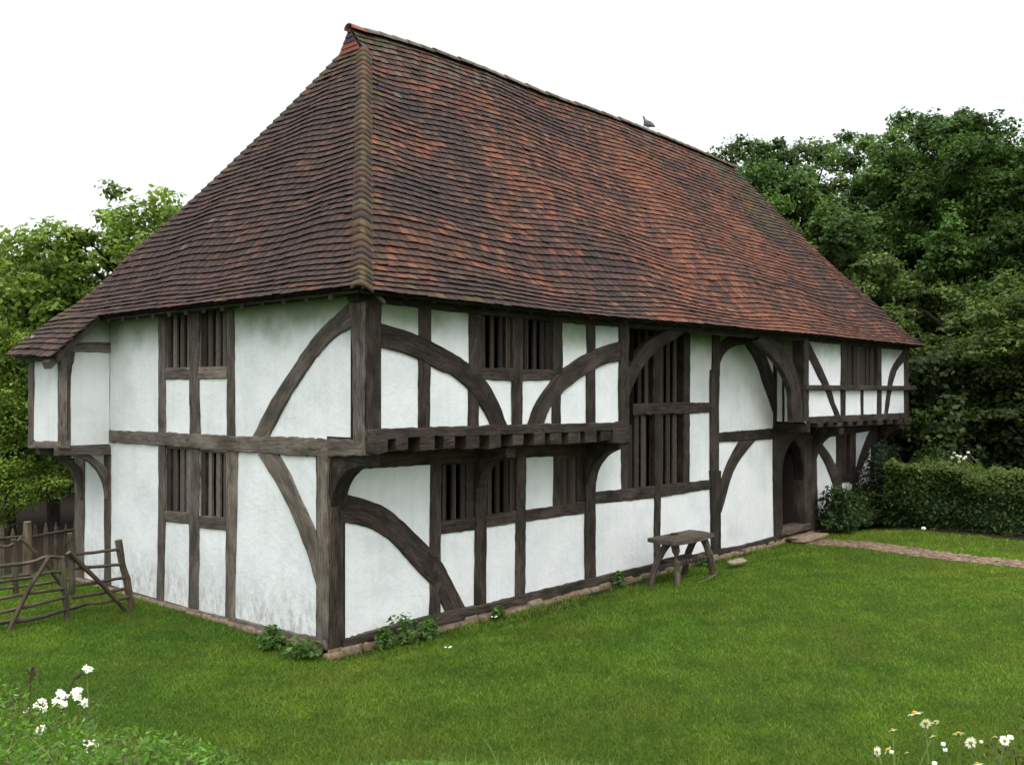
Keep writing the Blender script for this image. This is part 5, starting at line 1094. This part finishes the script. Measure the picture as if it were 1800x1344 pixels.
# ------------------------------------------------------------------ rough growth on the bank in front
def meadow():
    global rng; rng=np.random.default_rng(9); Vs=[];Ts=[]
    # leafy weeds
    n=90000; px=rng.uniform(-90,1000,n); d=rng.uniform(2.8,5.4,n); a=(px-900)/1690
    x=CX+d*(.74614+a*.66579); y=CY+d*(.66579-a*.74614); z=hgt(x,y)
    lush=np.clip((520-px)/520,0,1); patch=np.clip((fbm(x,y,1.6,5)-.3)*2.2,0,1)
    h=(.03+.44*lush**1.5*np.clip(patch*1.3-.2,0,1)+.14*patch*np.clip((1000-px)/700,0,1))*rng.random(n)**.7
    C=np.stack([x,y,z+h],1); V=leaves_arr(C,np.tile([0,0,.7],(n,1)),rng.uniform(.006,.019,n),.40,.2,.9)
    T=np.array([.10,.205,.026])*(.65+.6*fbm(x,y,5.,3)[:,None])*rng.uniform(.55,1.5,(n,1)); k=rng.random((n,1)); T=np.where(k<.12,np.array([.14,.17,.045]),T); T=np.where((k>.95),np.array([.11,.08,.05]),T)
    me=np_mesh('bank_weeds',V,quadsF(n),LEAF,np.repeat(T,4,0)); link('bank_weeds',me,label='lush leafy weeds growing on the bank at the lower left',cat='weeds',kind='stuff')
    # tall bent grasses
    mb=[];n=16000; px=rng.uniform(-80,1100,n); dn=rng.uniform(3.0,5.6,n); a=(px-900)/1690; x=CX+dn*(.74614+a*.66579); y=CY+dn*(.66579-a*.74614); z=hgt(x,y)
    h=rng.uniform(.08,.30,n)*(.42+.9*np.clip((500-px)/500,0,1))*(.7+.5*(rng.random(n)<.1)); th=rng.uniform(0,2*np.pi,n); ln=rng.uniform(.1,.9,n)*h; w_=rng.uniform(.0010,.0022,n)
    px_,py_=-np.sin(th)*w_,np.cos(th)*w_; lx,ly=np.cos(th)*ln,np.sin(th)*ln; rows=[]
    for f,k in ((0,1),(.35,1),(.7,.75),(1,.08)):
        g=f**1.8; rows+=[np.stack([x+lx*g-px_*k,y+ly*g-py_*k,z+h*f*(1-.12*f)],1),np.stack([x+lx*g+px_*k,y+ly*g+py_*k,z+h*f*(1-.12*f)],1)]
    V=np.stack(rows,1); base_=np.arange(n)[:,None]*8; F=np.concatenate([base_+np.array([[q,q+1,q+3,q+2]]) for q in (0,2,4)])
    T=np.array([.075,.15,.022])*rng.uniform(.6,1.5,(n,1)); k=rng.random((n,1)); T=np.where(k<.2,np.array([.22,.24,.10]),T)
    me=np_mesh('bank_grass',V.reshape(-1,3),F,GRASSM,np.repeat(T,8,0)); link('bank_grass',me,label='long uncut grass on the bank at the bottom edge',cat='grass',kind='stuff')
meadow()
def seedstem(pts,label,col,nm='tall_weed',n=70,hw=.02,leafc=None):
    P=[fp(*p) for p in pts]; g=Vector((P[0].x,P[0].y,float(hgt(P[0].x,P[0].y))-.02)); e=empty(nm,g,label=label,cat='weed',group='tall seeding stems on the bank')
    mb=MB(); mb.tube([g]+P,[.004]+[.003]*(len(P)-1)+[.0012],5); mb.build('stem',plain('seed_stem',col,.8,30,.3,.1),e)
    global rng; rng=np.random.default_rng(int(pts[0][0])+3); t=rng.random(n)**.7; C=[]
    for q in t:
        f=(.35+.65*q)*(len(P)-1); i=min(int(f),len(P)-2); p=P[i].lerp(P[i+1],f-i); C.append(tuple(p+Vector(rng.normal(0,hw*(1.15-q),3))))
    V=leaves_arr(np.array(C),np.tile([0,0,.3],(n,1)),.008,.45); me=np_mesh('seed_head',V,quadsF(n),LEAF,np.tile(leafc or col,(n*4,1))*np.repeat(rng.uniform(.7,1.3,(n,1)),4,0)); link('seed_head',me,e)
seedstem([(122,1315,4.1),(150,1265,4.1),(175,1230,4.1),(203,1208,4.1)],'arching yellow green seed stem right of the white flowers',(.13,.17,.05),n=90,hw=.018)
seedstem([(48,1270,4.4),(52,1230,4.4),(54,1195,4.4),(58,1172,4.4)],'reddish brown dock stem left of the white flowers',(.075,.06,.035),n=150,hw=.03)
seedstem([(22,1280,4.4),(25,1240,4.4),(27,1205,4.4)],'shorter reddish brown dock stem at the left edge',(.07,.06,.035),n=110,hw=.03)
seedstem([(130,1300,3.9),(175,1298,3.9),(215,1300,3.9),(228,1297,3.9)],'low bowed seed stem leaning right near the bottom edge',(.14,.17,.07),n=60,hw=.014)
seedstem([(107,1262,4.25),(115,1225,4.25),(130,1195,4.25),(148,1180,4.25)],'dark thin stem leaning behind the white flowers',(.06,.05,.03),n=30,hw=.008)
bush('dock_plant',tuple(fp(1815,1400,4.1)[:2])+(float(hgt(*fp(1815,1400,4.1)[:2])),),.24,.24,.60,1100,.013,(.06,.065,.022),(.10,.062,.035),'dark brownish leafy weed cut by the lower right corner',31,8,.5,0,'weed')
